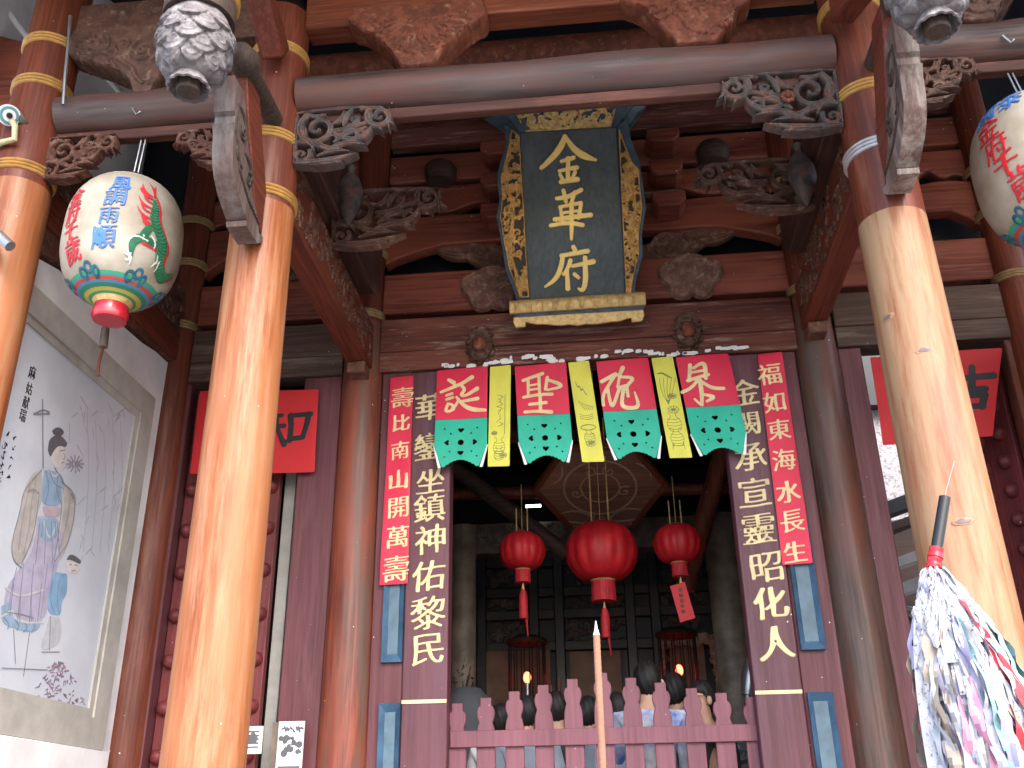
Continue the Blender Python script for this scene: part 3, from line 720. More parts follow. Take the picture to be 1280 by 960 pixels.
def tier(x0, x1, full, tag_):
    """stack of red beams between two inner columns"""
    def one(nm, poly_top, poly_bot, y0, y1, mat, label):
        P = poly_bot + poly_top[::-1]
        G = MB(); G.prism(P, (0, y0, 0), (1, 0, 0), (0, 0, 1), (0, -1, 0), -(y1 - y0)); solo(nm, G, mat, label, 'beam', 'red beams stacked above the doorway lintels', bevel=.012)
    L = x1 - x0; n = 40
    xs = [x0 + L * i / n for i in range(n + 1)]
    def e(x): return max(0.0, min(x - x0, x1 - x)) / (L / 2)
    one('tier_beam', [(x, 5.485) for x in xs], [(x, 5.145 + .05 * max(0, min(1, (.55 - e(x)) * 6)) * 0 + (.045 if .04 < e(x) < .5 else 0) * 0) for x in xs], 6.33, 6.47, M_redbeam, 'lowest red beam of the stack %s' % tag_)
    one('tier_beam', [(x, 5.985 + .02 * math.sin(math.pi * min(1, e(x) * 1.6))) for x in xs], [(x, 5.58 + .16 * min(1, e(x) * 3.2) ** .7) for x in xs], 6.34, 6.46, M_redbeam, 'arched second beam of the stack %s' % tag_)
    if not full: return
    one('tier_beam', [(x, 6.29) for x in xs], [(x, 6.03 + .035 * math.sin(e(x) * 9.5) ** 2 + (.05 * math.exp(-((e(x) - .48) / .12) ** 2))) for x in xs], 6.35, 6.46, M_redbeam, 'wavy third beam of the stack %s' % tag_)
    one('tier_beam', [(x, 6.60) for x in xs], [(x, 6.345) for x in xs], 6.35, 6.46, M_redbeam, 'flat fourth beam of the stack %s' % tag_)
    one('tier_beam', [(x, 6.96) for x in xs], [(x, 6.70) for x in xs], 6.35, 6.46, M_lintel, 'topmost dim beam of the stack %s' % tag_)
tier(-1.55, 1.44, True, 'behind the name board')
tier(-2.98, -1.79, True, 'in the bay of the left lantern')
tier(1.67, 2.87, True, 'in the bay of the right lantern')
G = MB(); G.box((-4.2, 6.62, 5.07), (6.5, 6.68, 8.2)); solo('shade_sheet', G, M_black, 'black boarding closing the gaps behind the stacked red beams', 'panel')  # black sheet added to stand in for the deep shade between the beams

def medallion(cx, w, h, label):
    pl = facade(6.318); cz = 5.29
    P = [(0, .5), (.16, .46), (.3, .36), (.46, .3), (.5, .14), (.48, -.05), (.36, -.16), (.34, -.34), (.22, -.48), (.06, -.46), (0, -.36)]
    P = smooth(P + [(-a, b) for a, b in P[::-1]], 2); base = [(cx + a * w, cz + b * h) for a, b in P]
    S = []
    for s in (1, -1):
        S += [spiral(cx + s * .17 * w, cz - .28 * h, .14 * w, 1.4, 1.5, .014, .009, sgn=s), spiral(cx + s * .30 * w, cz + .1 * h, .11 * w, 1.3, 0, .012, .008, sgn=-s), leaf(cx, cz - .1 * h, cx + s * .2 * w, cz + .3 * h, .016, -.3 * s), leaf(cx + s * .02, cz + .05 * h, cx + s * .4 * w, cz - .1 * h, .014, .25 * s), leaf(cx + s * .05, cz + .36 * h, cx + s * .34 * w, cz + .25 * h, .012, .2 * s)]
    S += [[(a, b, .009) for a, b in base] + [(base[0][0], base[0][1], .009)], spiral(cx, cz + .15 * h, .08 * w, 1.2, 0, .013, .01)]
    G = MB(); carve(G, S, pl, .0055, base=base, base_h=.03, thick=.0, hs=1.1)
    solo('cloud_medallion', G, M_medal, label, 'carving', 'cloud shaped medallions on the lowest red beam')
medallion(-.72, .46, .38, 'cloud shaped carved medallion on the red beam left of the name board foot')
medallion(.74, .46, .38, 'cloud shaped carved medallion on the red beam right of the name board foot')
def wing(cx, sgn, label):
    """leafy carved spandrel between the first and second beams"""
    def m(u, v, h): return np.array([cx, 6.40, 5.50])[None, :] + u[:, None] * np.array([sgn, 0, 0.]) + v[:, None] * np.array([0, 0, 1.]) + h[:, None] * np.array([0, -1., 0])
    base = smooth([(-.08, 0), (.20, .0), (.34, .06), (.46, .17), (.66, .225), (.62, .25), (.42, .28), (.20, .25), (.05, .18), (-.08, .14)], 2)
    S = [spiral(.30, .155, .075, 1.3, 1, .015, .009), leaf(.36, .14, .66, .235, .03, -.1), leaf(.3, .22, .56, .25, .02, .1), leaf(.1, .02, .36, .10, .022, -.2), spiral(.10, .10, .07, 1.4, 3, .016, .01), leaf(.0, .15, .2, .22, .016, .2), leaf(.2, .03, .05, .1, .014, .2)]
    G = MB(); carve(G, S, m, .005, base=base, base_h=.012, thick=.04, hs=1.2)
    if sgn > 0: G.f = [f[::-1] for f in G.f]
    solo('leaf_spandrel', G, M_medal, label, 'carving', 'leafy carved spandrels between the red beams')
wing(-.52, -1, 'leafy carved spandrel above the left cloud medallion')
wing(.48, 1, 'leafy carved spandrel above the right cloud medallion')
wing(-2.45, 1, 'dim leafy carved spandrel behind the left lantern')
wing(2.2, -1, 'dim leafy carved spandrel below the right lantern')
for sx, side in ((-.66, 'left'), (.62, 'right')):
    for k, (z, nm) in enumerate(((5.86, 'lowest'), (6.14, 'middle'), (6.44, 'topmost'))):
        G = MB(); w = .25; y0 = 6.12
        P = [(-w / 2, .0), (-w / 2 + .05, -.055), (w / 2 - .05, -.055), (w / 2, 0), (w / 2, .07), (-w / 2, .07)]
        G.prism([(sx + a, z + b) for a, b in P], (0, y0, 0), (1, 0, 0), (0, 0, 1), (0, -1, 0), -.22)
        solo('bracket_block', G, M_redbeam, '%s of the three stepped wooden blocks beside the %s carved edge of the name board' % (nm, side), 'block', 'stepped bracket blocks among the red beams', bevel=.012)
for sx, lb in ((-1.12, 'left'), (1.0, 'right')):
    G = MB(); G.lathe([(.10, -.02), (.125, .04), (.13, .1), (.11, .14)], (sx, 6.28, 6.28), 20)
    solo('bearing_block', G, M_dark, 'dark round bearing block on the wavy beam, %s of the name board' % lb, 'block', 'dark bearing blocks on the wavy beam')

M_darkgilt = plain('dark_gilt_ground', (.035, .022, .014), .6)
a, b = at(800, 242, 6.3), at(852, 237, 6.3); G = MB(); G.tube([a, b], .011, 8); solo('pale_stick', G, M_pale, 'pale thin stick lying on the arched red beam right of the name board', 'stick')
# ================================================================ the name board
Bp = at(724, 372, 6.08)
TL = math.radians(24)
PL = Plane(Bp, np.array([1, 0, 0]), np.array([0, -math.sin(TL), math.cos(TL)]))
def c4(x, y): return PL.uv(600 + x / 3.2, 120 + y / 3.2)
def poly4(*p): return [c4(*q) for q in p]
sg = thing('name_board', 'tilted slate green name board with three gold characters in a gilded carved frame', 'sign', Bp)
G = MB(); P = poly4((160, 150), (546, 128), (582, 806), (196, 826)); G.prism(P, PL.p(0, 0, -.02), PL.U, PL.V, PL.N, .035); obj('panel', G, M_slate, sg, bevel=.004)
Lo = [(96, 118), (122, 128), (160, 152), (200, 826), (150, 826), (128, 760), (102, 700), (88, 600), (66, 490), (78, 420), (68, 320), (84, 260), (104, 205)]
Ro = [(548, 126), (590, 85), (604, 180), (636, 260), (650, 350), (664, 450), (648, 560), (652, 640), (626, 730), (618, 806), (580, 808)]
for Q in (Lo, Ro):
    fr = MB(); fr.prism(poly4(*Q), PL.p(0, 0, -.015), PL.U, PL.V, PL.N, .045); obj('side_frame', fr, M_frameblue, sg, bevel=.006)
Lg = [(128, 140), (158, 168), (196, 806), (160, 806), (142, 750), (118, 690), (100, 590), (84, 490), (92, 410), (86, 330), (104, 260), (118, 200)]
Rg = [(556, 140), (574, 190), (606, 270), (634, 300), (638, 380), (648, 450), (632, 560), (634, 640), (610, 730), (602, 790), (584, 792)]
for Q, sd in ((Lg, 4), (Rg, 9)):
    P = poly4(*Q); S = scrolls(P, 78, sd, .028, .0100)
    mid = np.mean(np.array(P), 0)
    xs = [p[0] for p in P]; ys = [p[1] for p in P]
    S.append(smooth([(mid[0] + .03 * math.sin(k * 1.7), min(ys) + (max(ys) - min(ys)) * k / 9, .014) for k in range(10)], 2))
    S.append([(a, b, .006) for a, b in P + P[:1]])
    S += [[(a[0], a[1], .018), (b[0], b[1], .010)] for a, b in ((P[3], ((P[3][0] + P[2][0]) / 2, P[3][1] + .16)),)]
    G = MB(); G.prism(P, PL.p(0, 0, .0), PL.U, PL.V, PL.N, .0325); obj('dark_backing', G, M_darkgilt, sg)
    G = MB(); carve(G, S, PL, .0040, clip=P, thick=.012, hs=1.3, off=.040); obj('gilt_carving', G, M_gold, sg)
tp = poly4((60, 60), (150, 62), (184, 150), (530, 128), (556, 36), (640, 30), (600, 85), (548, 128), (160, 154), (100, 120))
G = MB(); Q = poly4((96, 60), (620, 30), (548, 128), (160, 154)); G.prism(Q, PL.p(0, 0, -.03), PL.U, PL.V, PL.N, .03); obj('top_frame', G, M_frameblue, sg, bevel=.004)
for Q in ([(8, 76), (100, 70), (160, 154), (104, 150)], [(670, 22), (590, 40), (548, 128), (604, 128)]):
    G = MB(); pp = [PL.p(*c4(*q), h) for q, h in zip(Q, (-.10, .0, .012, -.0))]; G.add(pp + [p - PL.N * .015 for p in pp], [(0, 1, 2, 3), (7, 6, 5, 4), (0, 4, 5, 1), (1, 5, 6, 2), (2, 6, 7, 3), (3, 7, 4, 0)]); obj('corner_flap', G, M_frameblue, sg)
Q = poly4((140, 64), (545, 36), (522, 122), (184, 144)); G = MB(); carve(G, scrolls(Q, 80, 12, .024, .0085) + [[(a, b, .008) for a, b in (c4(184, 144), c4(522, 122))]], PL, .004, clip=Q, thick=.006, hs=1.4, off=.006); obj('top_gilt_carving', G, M_goldpale, sg)
G = MB(); a, b = c4(122, 848), c4(660, 812)
ub = (np.array(b) - a); Lb = np.linalg.norm(ub)
# moulded gilt sill
n = 60; prof = [(.05, -.052), (.085, -.045), (.10, -.01), (.085, .03), (.06, .045), (-.02, .045), (-.02, -.052)]
vs = []
for i in range(n + 1):
    q = np.array(a) + ub * i / n; rip = .006 * math.sin(i * 2.6)
    for d, z in prof: vs.append(PL.p(q[0], q[1] + z, d + (rip if d > .06 else 0)))
k = len(prof); fs = [(i * k + j, i * k + (j + 1) % k, (i + 1) * k + (j + 1) % k, (i + 1) * k + j) for i in range(n) for j in range(k)] + [tuple(range(k)), tuple(n * k + j for j in range(k))[::-1]]
G.add(vs, fs); obj('gilt_sill', G, M_goldpale, sg, ang=50)
G = MB(); G.prism(poly4((140, 868), (652, 836), (652, 862), (142, 890)), PL.p(0, 0, -.01), PL.U, PL.V, PL.N, .07); obj('blue_band', G, M_frameblue, sg)
ap = [(136, 888), (652, 858), (656, 880), (648, 902), (606, 908), (604, 890)]
for i in range(13):
    t = i / 12; x = 590 - 400 * t; y = 893 + 14 * math.sin(t * math.pi) + 7 * abs(math.sin(t * math.pi * 5)) + 26 * t * .55; ap.append((x, y))
ap += [(186, 906), (184, 926), (146, 930), (136, 908)]
G = MB(); G.prism(poly4(*ap), PL.p(0, 0, .0), PL.U, PL.V, PL.N, .07); obj('gilt_apron', G, M_goldpale, sg, bevel=.006)
def S4(*st): return [[(*c4(x, y), r / 3.2 / 168) for x, y, r in s] for s in st]
JIN = S4([(340, 166, 10), (325, 205, 13), (290, 250, 12), (246, 290, 8)], [(346, 172, 8), (375, 215, 12), (415, 243, 15), (464, 258, 5)], [(326, 264, 7), (374, 250, 9)], [(352, 252, 9), (352, 340, 9)], [(318, 302, 7), (388, 288, 9)], [(320, 316, 7), (330, 334, 8)], [(380, 308, 8), (370, 330, 7)], [(324, 346, 9), (390, 336, 10)])
HUA = S4([(308, 412, 8), (350, 408, 9), (404, 378, 9)], [(334, 380, 8), (344, 424, 8)], [(380, 386, 8), (368, 424, 8)], [(320, 446, 7), (404, 430, 8)], [(300, 496, 9), (370, 486, 9), (442, 478, 10)], [(322, 450, 7), (330, 500, 7)], [(404, 440, 8), (394, 490, 8)], [(330, 470, 6), (400, 460, 6)], [(284, 520, 8), (350, 508, 9), (410, 518, 9)], [(366, 430, 9), (367, 520, 9), (366, 574, 6)])
FU = S4([(374, 606, 9), (382, 622, 9)], [(326, 640, 8), (376, 632, 9), (430, 622, 10)], [(332, 640, 9), (324, 690, 10), (304, 734, 10), (262, 764, 5)], [(362, 660, 9), (352, 690, 8), (334, 716, 6)], [(348, 700, 8), (352, 772, 10)], [(370, 682, 7), (452, 664, 11)], [(420, 648, 9), (424, 740, 11), (412, 782, 9), (394, 772, 5)], [(378, 714, 8), (394, 728, 7)])
G = MB(); brush(G, JIN + HUA + FU, PL, .0042, h=.010, off=.0165); obj('gold_lettering', G, M_goldbright, sg)

# ================================================================ door posts and boards of the main doorway
def jamb(x0, x1, mat, parent, nm, y0=6.30, z1=4.64):
    G = MB(); G.box((x0, y0, .9), (x1, 6.44, z1)); return obj(nm, G, mat, parent, bevel=.008)
df = thing('doorway_surround', 'maroon painted door frame with blue recessed panels round the main doorway', 'door frame', (XC, 6.36, .9))
def recess(cx0, cx1, z0, z1):
    G = MB(); y = 6.288; o = (cx0, cx1, z0, z1); i_ = (cx0 + .032, cx1 - .032, z0 + .05, z1 - .05)
    vs = [(o[0], y, o[2]), (o[1], y, o[2]), (o[1], y, o[3]), (o[0], y, o[3]), (i_[0], y + .028, i_[2]), (i_[1], y + .028, i_[2]), (i_[1], y + .028, i_[3]), (i_[0], y + .028, i_[3])]
    # the moulded border stands 12 mm proud of the board and slopes inwards
    vs = [(x, yy - .02, z) for x, yy, z in vs]
    vs += [(x, 6.298, z) for x, yy, z in vs[:4]]
    G.add(vs, [(0, 1, 5, 4), (1, 2, 6, 5), (2, 3, 7, 6), (3, 0, 4, 7), (8, 9, 1, 0), (9, 10, 2, 1), (10, 11, 3, 2), (11, 8, 0, 3)])
    p = obj('blue_moulding', G, M_blue, df, flat=True)
    G = MB(); G.box((i_[0] + .001, y + .0055, i_[2] + .001), (i_[1] - .001, y + .0095, i_[3] - .001)); obj('pale_blue_panel', G, M_bluelight, df, flat=True)
jamb(-1.515, -1.302, M_maroon, df, 'post'); jamb(1.15, 1.40, M_maroon, df, 'post')
for z0, z1 in ((2.605, 3.4), (1.25, 2.357)):
    recess(-1.437, -1.281 - .023, z0, z1); recess(1.168, 1.318, z0, z1)
jamb(-2.09, -1.815, M_maroon, thing('door_post', 'plain maroon door post between the left opening and the worn red column', 'door post', (-1.95, 6.36, .9)), 'post')
jamb(1.69, 1.845, M_maroon, thing('door_post', 'plain maroon door post right of the dark grey rubbed column', 'door post', (1.76, 6.36, .9)), 'post')
jamb(-3.02, -2.935, M_maroon, thing('door_post', 'narrow maroon door post beside the mural corner column', 'door post', (-2.9, 6.36, .9)), 'post')
jamb(2.80, 2.88, M_worncol, thing('door_post', 'worn door post beside the studded door at the right edge', 'door post', (2.78, 6.36, .9)), 'post')
M_couplet = wood('plum_couplet_board', (.100, .033, .042), (.082, .027, .035), 'Z', .42, wear=(.105, .044, .066), wear_amt=.35, flecks=.3, bumps=.05)
def couplet(x0, x1, text, cols, label, sx=1.0):
    t = thing('couplet_board', label, 'couplet board', ((x0 + x1) / 2, 6.3, 2.0), 'plum boards with gold characters on both sides of the doorway')
    G = MB(); G.box((x0, 6.285, .95), (x1, 6.435, 4.63)); obj('board', G, M_couplet, t, bevel=.008)
    pl = facade(6.284); G = MB(); write(G, [(ch, *pl.uv(px, py), s) for ch, (px, py, s) in zip(text, cols)], pl, .004, off=0, sx=1.06 * sx); obj('gold_lettering', G, M_goldtext, t)
    G = MB(); G.box((x0 + .002, 6.2805, 2.352), (x1 - .004, 6.2845, 2.374)); obj('gold_line', G, M_goldtext, t, flat=True)
couplet(-1.30, -1.012, '華鑾坐鎮神佑黎民', [(538, 508, 0.208), (537, 558, 0.208), (538, 602, 0.184), (537, 635, 0.204), (538, 674, 0.208), (536, 720, 0.208), (535, 766, 0.216), (535, 812, 0.204)], 'plum couplet board left of the doorway with eight gold characters and a gold line')
couplet(.862, 1.147, '金闕承宣靈昭化人', [(930, 491, 0.200), (934, 530, 0.176), (938, 571, 0.200), (943, 616, 0.204), (948, 661, 0.208), (958, 708, 0.200), (964, 754, 0.208), (970, 804, 0.212)], 'plum couplet board right of the doorway with eight gold characters and a gold line')
def paper(x0, x1, z0, z1, text, cols, label, seed):
    t = thing('red_paper_couplet', label, 'paper couplet', ((x0 + x1) / 2, 6.27, z1), 'narrow crimson paper couplets on the door posts')
    pl = facade(6.262); G = MB(); flatpoly(G, [[(x0 + .012, z1), (x1 + .0, z1 + .012), (x1 + .006, z0 + .004), (x0 - .004, z0)]], pl, .02, .0015, wave=.004, seed=seed, back=True); obj('sheet', G, M_redpaper, t)
    G = MB()
    m0 = pl.map(0); rg = random.Random(seed); a, b, c, d = [rg.uniform(0, 6) for _ in range(4)]
    def m(u, v, hh): return m0(u, v, hh + .002 + .004 * (np.sin(u * 11 + v * 5 + a) + .7 * np.sin(v * 13 + b) + .5 * np.sin(u * 23 - v * 7 + c)))
    write(G, [(ch, *pl.uv(px, py), s) for ch, (px, py, s) in zip(text, cols)], m, .0012, sx=1.0); obj('gold_lettering', G, M_goldtext, t)
paper(-1.460, -1.285, 3.095, 4.583, '壽比南山開萬壽', [(503, 497, 0.160), (502, 529, 0.128), (500, 563, 0.136), (498, 599, 0.136), (498, 634, 0.152), (497, 671, 0.160), (495, 711, 0.176)], 'crimson paper couplet left of the doorway ending over a blue panel', 3)
paper(1.125, 1.303, 3.13, 4.61, '福如東海水長生', [(962, 468, 0.160), (968, 503, 0.152), (974, 537, 0.152), (980, 575, 0.152), (985, 615, 0.152), (990, 651, 0.152), (994, 690, 0.144)], 'crimson paper couplet right of the doorway ending over a blue panel', 8)

# ================================================================ hanging paper banners under the lintel
pb = facade(6.235)
def heart(cx, cy, s, rot):
    o = []
    for i in range(18):
        t = i / 18 * 2 * math.pi; x = 16 * math.sin(t) ** 3 / 17; y = (13 * math.cos(t) - 5 * math.cos(2 * t) - 2 * math.cos(3 * t) - math.cos(4 * t)) / 17
        o.append((cx + s * (x * math.cos(rot) - y * math.sin(rot)), cy + s * (x * math.sin(rot) + y * math.cos(rot))))
    return o
def banner(cx, tilt, strokes, org, label, seed):
    """red square over a jade green pierced paper; tilt leans the sheet a little"""
    t = thing('paper_banner', label, 'paper banner', (cx, 6.235, 4.64), 'red and green pierced paper banners under the lintel')
    w = .362; rg = random.Random(seed); ph = rg.uniform(0, 6)
    def m(u, v, h): 
        z = 4.605 + v; x = cx + u + tilt * (-v)
        y = 6.235 - .010 - .035 * np.clip(-v, 0, 1) ** 1.2 - .006 * np.sin(u * 9 + v * 6 + ph) - h
        return np.stack([x, y, z], 1)
    zr_ = -.385
    us, vs = grid((-w / 2 - .02, zr_ - .39), (w / 2 + .02, zr_ + .02), .0045)
    out = [(-w / 2, zr_), (w / 2, zr_), (w / 2, zr_ - .20), (w / 2 - .055, zr_ - .355)]
    for i in range(1, 11): 
        tt = i / 11; out.append((w / 2 - .055 - (w - .11) * tt, zr_ - .345 + .055 * math.sin(math.pi * tt)))
    out += [(-w / 2 + .055, zr_ - .355), (-w / 2, zr_ - .20)]
    f = f_poly([out], us, vs)
    sc = [[(w / 2 - .055 - (w - .11) * (i + .5) / 10, zr_ - .348 + .058 * math.sin(math.pi * (i + .5) / 10), .016)] * 2 for i in range(10)]
    f = np.maximum(f, f_strokes(sc, us, vs))
    hc = zr_ - .175
    holes = [heart(0, hc + .095, .021, math.pi), heart(0, hc - .078, .023, 0), heart(-.095, hc, .022, -math.pi / 2), heart(.095, hc, .022, math.pi / 2), [(.021 * math.cos(a), hc + .021 * math.sin(a)) for a in np.linspace(0, 6.28, 14, endpoint=False)]]
    holes[0] = heart(0, hc + .092, .022, 0)
    for sx in (-1, 1):
        for q, z in ((.112, .105), (.07, .066), (.075, -.068), (.11, -.105)): holes.append([(sx * q + .0065 * math.cos(a), hc + z + .0065 * math.sin(a)) for a in np.linspace(0, 6.28, 8, endpoint=False)])
    f = np.minimum(f, -f_poly(holes, us, vs))
    G = MB(); field_mesh(G, f, us, vs, m, np.full(f.shape, .001), .001, True); obj('green_sheet', G, M_greenpaper, t)
    for sx in (-1, 1):
        G = MB(); P = [(sx * w / 2, zr_ - .19), (sx * (w / 2 - .05), zr_ - .358), (sx * (w / 2 - .030), zr_ - .36), (sx * (w / 2 + .006), zr_ - .2)]
        def mb_(u, v, h): return m(u, v, h - .006)
        flatpoly(G, [P], mb_, .008, .001, back=True); obj('white_backing', G, M_white, t)
    def m2(u, v, h): return m(u, v, h + .003)
    G = MB(); flatpoly(G, [[(-w / 2, 0), (w / 2, 0.008), (w / 2, zr_), (-w / 2, zr_)]], m2, .02, .001, back=True); obj('red_sheet', G, M_redpaper, t)
    G = MB()
    S = []
    for st in strokes:
        q = []
        for x, y, r in st:
            u, v = pb.uv(org[0] + x / 6, org[1] + y / 6); v -= 4.605; q.append((u - cx - tilt * (-v), v, r * 1.3 / 6 / 176))
        S.append(q)
    def m3(u, v, h): return m(u, v, h + .0045)
    brush(G, S, m3, .0038, h=.001); obj('gold_lettering', G, M_goldtext, t)
DAN = [[(128, 215, 10), (165, 236, 13)], [(70, 306, 8), (180, 262, 11), (240, 238, 10), (302, 198, 13)], [(112, 332, 8), (152, 318, 9)], [(112, 362, 8), (160, 346, 8)], [(122, 395, 8), (100, 455, 9), (150, 450, 8), (165, 402, 8), (122, 395, 7)], [(226, 262, 9), (252, 290, 10), (214, 330, 9), (250, 340, 8), (340, 284, 13)], [(226, 378, 9), (345, 358, 11)], [(186, 345, 7), (240, 410, 11), (310, 442, 14), (402, 446, 9)], [(200, 372, 8), (160, 440, 8)]]
SHENG = [[(684, 220, 9), (760, 190, 10), (830, 166, 10)], [(722, 224, 9), (724, 332, 8)], [(802, 190, 9), (808, 320, 8)], [(738, 256, 6), (800, 244, 6)], [(738, 290, 6), (800, 280, 6)], [(690, 348, 9), (800, 325, 9), (900, 322, 10)], [(866, 196, 10), (852, 285, 9)], [(862, 212, 8), (962, 246, 12), (970, 270, 8), (868, 290, 7)], [(735, 402, 9), (856, 386, 10)], [(812, 335, 10), (815, 450, 9)], [(700, 462, 9), (800, 452, 9), (895, 458, 12)]]
ZHU = [[(132, 288, 11), (180, 262, 11), (235, 236, 13)], [(235, 240, 9), (182, 318, 9), (140, 395, 9), (146, 466, 9)], [(178, 330, 8), (190, 420, 9), (214, 494, 10), (268, 330, 9)], [(290, 188, 13), (262, 250, 9)], [(270, 255, 8), (378, 262, 11), (332, 312, 9)], [(264, 262, 8), (252, 330, 8)], [(280, 328, 8), (330, 318, 9)], [(300, 330, 10), (284, 420, 10), (286, 478, 12), (350, 492, 12), (416, 480, 11), (380, 372, 5)], [(322, 330, 8), (330, 400, 9)]]
GONG = [[(794, 166, 11), (788, 280, 10)], [(820, 190, 8), (860, 160, 9), (906, 152, 13), (912, 265, 10)], [(778, 282, 10), (850, 258, 9), (930, 238, 10)], [(800, 222, 7), (900, 206, 7)], [(846, 285, 9), (800, 340, 9), (735, 368, 10)], [(880, 290, 9), (960, 342, 11), (1044, 344, 10)], [(868, 280, 12), (882, 380, 12), (884, 466, 8)], [(872, 462, 7), (830, 422, 7)], [(905, 388, 8), (984, 404, 12), (920, 438, 7)]]
banner(-.925, -.01, DAN, (540, 440), 'leftmost red and green paper banner, with a wide slanting gold character', 1)
banner(-.372, .035, SHENG, (540, 440), 'second red and green paper banner from the left, its character with a flat base', 2)
banner(.200, .075, ZHU, (730, 430), 'third red and green paper banner from the left, its character ending in a hook', 3)
banner(.752, .09, GONG, (730, 430), 'rightmost red and green paper banner, overlapping the right couplet board', 4)
def yellow(xt, xb, seed, label, kind):
    t = thing('yellow_paper_strip', label, 'paper strip', (xt, 6.24, 4.64), 'yellow printed paper strips between the banners')
    w = .148; L = .755; tl = (xb - xt) / L
    def m(u, v, h): return np.stack([xt + u + tl * (-v), 6.24 - .004 - .02 * np.clip(-v, 0, 1) - .003 * np.sin(v * 9 + seed) - h, 4.615 + v], 1)
    G = MB(); flatpoly(G, [[(-w / 2, 0), (w / 2, .006), (w / 2, -L), (-w / 2, -L + .004)]], m, .02, .001, back=True); obj('sheet', G, M_yellowpaper, t)
    rg = random.Random(seed); S = []; r = .0017
    def vase(cy, s):
        for sx in (-1, 1): S.append([(sx * .03 * s, cy + .06 * s, r), (sx * .014 * s, cy + .045 * s, r), (sx * .016 * s, cy + .03 * s, r), (sx * .042 * s, cy, r), (sx * .036 * s, cy - .04 * s, r), (sx * .02 * s, cy - .06 * s, r), (0, cy - .062 * s, r)])
        for k in range(4): S.append([(-.036 * s, cy + .02 * s - .02 * k * s, r), (.0, cy + .012 * s - .02 * k * s, r), (.036 * s, cy + .02 * s - .02 * k * s, r)])
    def flower(x, y, q):
        for k in range(9): a = k * .7; S.append([(x, y, r * 1.6), (x + q * math.cos(a), y + q * .7 * math.sin(a), r)])
        S.append([(x + q * math.cos(a), y + q * .7 * math.sin(a), r) for a in np.linspace(0, 6.28, 16)])
    if kind == 0:
        for k in range(8): S.append([(-.004 + rg.uniform(-.02, .02), -.22 - .03 * k, r), (.012 + rg.uniform(-.02, .02), -.235 - .03 * k, r * 1.5), (-.012 + rg.uniform(-.01, .02), -.25 - .03 * k, r)])
        S.append([(.035, -.22, r), (.037, -.52, r * 1.3)]); flower(-.035, -.51, .02); vase(-.60, 1); vase(-.66, .8); flower(.028, -.675, .026)
    elif kind == 1:
        S.append([(-.045, -.15, r), (-.03, -.2, r * 2), (-.02, -.18, r * 1.5), (-.012, -.23, r * 2), (0, -.2, r * 1.5), (.01, -.24, r * 2), (.025, -.26, r * 1.4)])
        for k in range(5): S.append([(-.04 + .02 * k, -.30 - .012 * k, r), (-.02 + .018 * k, -.34, r), (.0 + .012 * k, -.37, r)])
        for z in (-.40, -.415, -.43): S.append([(-.045, z, r), (0, z - .015, r), (.045, z, r)])
        S.append([(.05 * math.cos(a), -.50 + .02 * math.sin(a), r * 1.8) for a in np.linspace(0, 6.28, 20)]); vase(-.565, .9); flower(0, -.62, .032)
    else:
        for k in range(5): S.append([(-.015, -.36, r), (-.05 + .02 * k, -.26, r), (-.045 + .028 * k, -.16, r)])
        S.append([(-.05, -.125, r * 3), (-.02, -.12, r * 4), (.01, -.145, r * 4), (.03, -.16, r * 3)]); flower(.02, -.30, .028); flower(.01, -.40, .038); vase(-.49, 1.2); vase(-.60, 1.1)
        S.append([(-.04, -.665, r), (.04, -.665, r)]); S.append([(-.035, -.64, r), (-.04, -.69, r)]); S.append([(.035, -.64, r), (.04, -.69, r)])
    def m2(u, v, h): return m(u, v, h + .002)
    G = MB(); brush(G, S, m2, .0024, h=.0006, sm=1); obj('line_drawing', G, M_ochreink, t)
yellow(-.655, -.672, 1, 'yellow paper strip with a small vase print, between the first two banners from the left', 0)
yellow(-.103, -.035, 2, 'yellow paper strip with an oval print, between the two middle banners', 1)
yellow(.478, .545, 3, 'yellow paper strip with a long stemmed flower print, left of the rightmost banner', 2)
rg = random.Random(5); G = MB(); pl = facade(6.258)
for i in range(60):
    x = rg.uniform(-1.09, 1.0); z = 4.655 + .012 * math.sin(x * 9) + rg.uniform(0, .02) + (.018 if -.62 < x < -.35 or .05 < x < .4 else 0); w = rg.uniform(.02, .09)
    flatpoly(G, [[(x, z - .02), (x + w * .5, z - .022), (x + w, z - .012), (x + w * .9, z + .006), (x + w * .5, z + .012 * rg.random()), (x + .004, z + .004)]], pl, .006, .0008 + .0002 * (i % 9))
solo('torn_paper', G, M_white, 'torn white paper remains stuck along the lintel above the banners', 'paper scraps')
# ================================================================ side doorways
def redsheet(pts, chars, label, seed):
    pl = facade(6.245); P = [pl.uv(*p) for p in pts]; c = np.mean(np.array(P), 0)
    t = thing('red_paper', label, 'paper sheet', (c[0], 6.245, c[1]), 'vermilion paper sheets over the side doorways')
    m0 = pl.map(0)
    def m(u, v, h): return m0(u, v, h + .008 * np.sin(u * 7 + seed) + .005 * np.sin(v * 8 + u * 3))
    G = MB(); flatpoly(G, [P], m, .02, .0015, back=True); obj('sheet', G, M_redpaper2, t)
    def m2(u, v, h): return m(u, v, h + .003)
    G = MB(); brush(G, [[(*pl.uv(ox + x / k, oy + y / k), r * 1.45 / k / 176) for x, y, r in s] for ox, oy, k, st in chars for s in st], m2, .005, h=.001); obj('ink_lettering', G, M_ink, t)
KOU = [[(172, 155, 10), (176, 210, 10), (168, 282, 10)], [(170, 158, 9), (225, 152, 9), (272, 150, 10)], [(264, 150, 11), (252, 210, 10), (232, 268, 9)], [(165, 276, 9), (236, 266, 9)]]
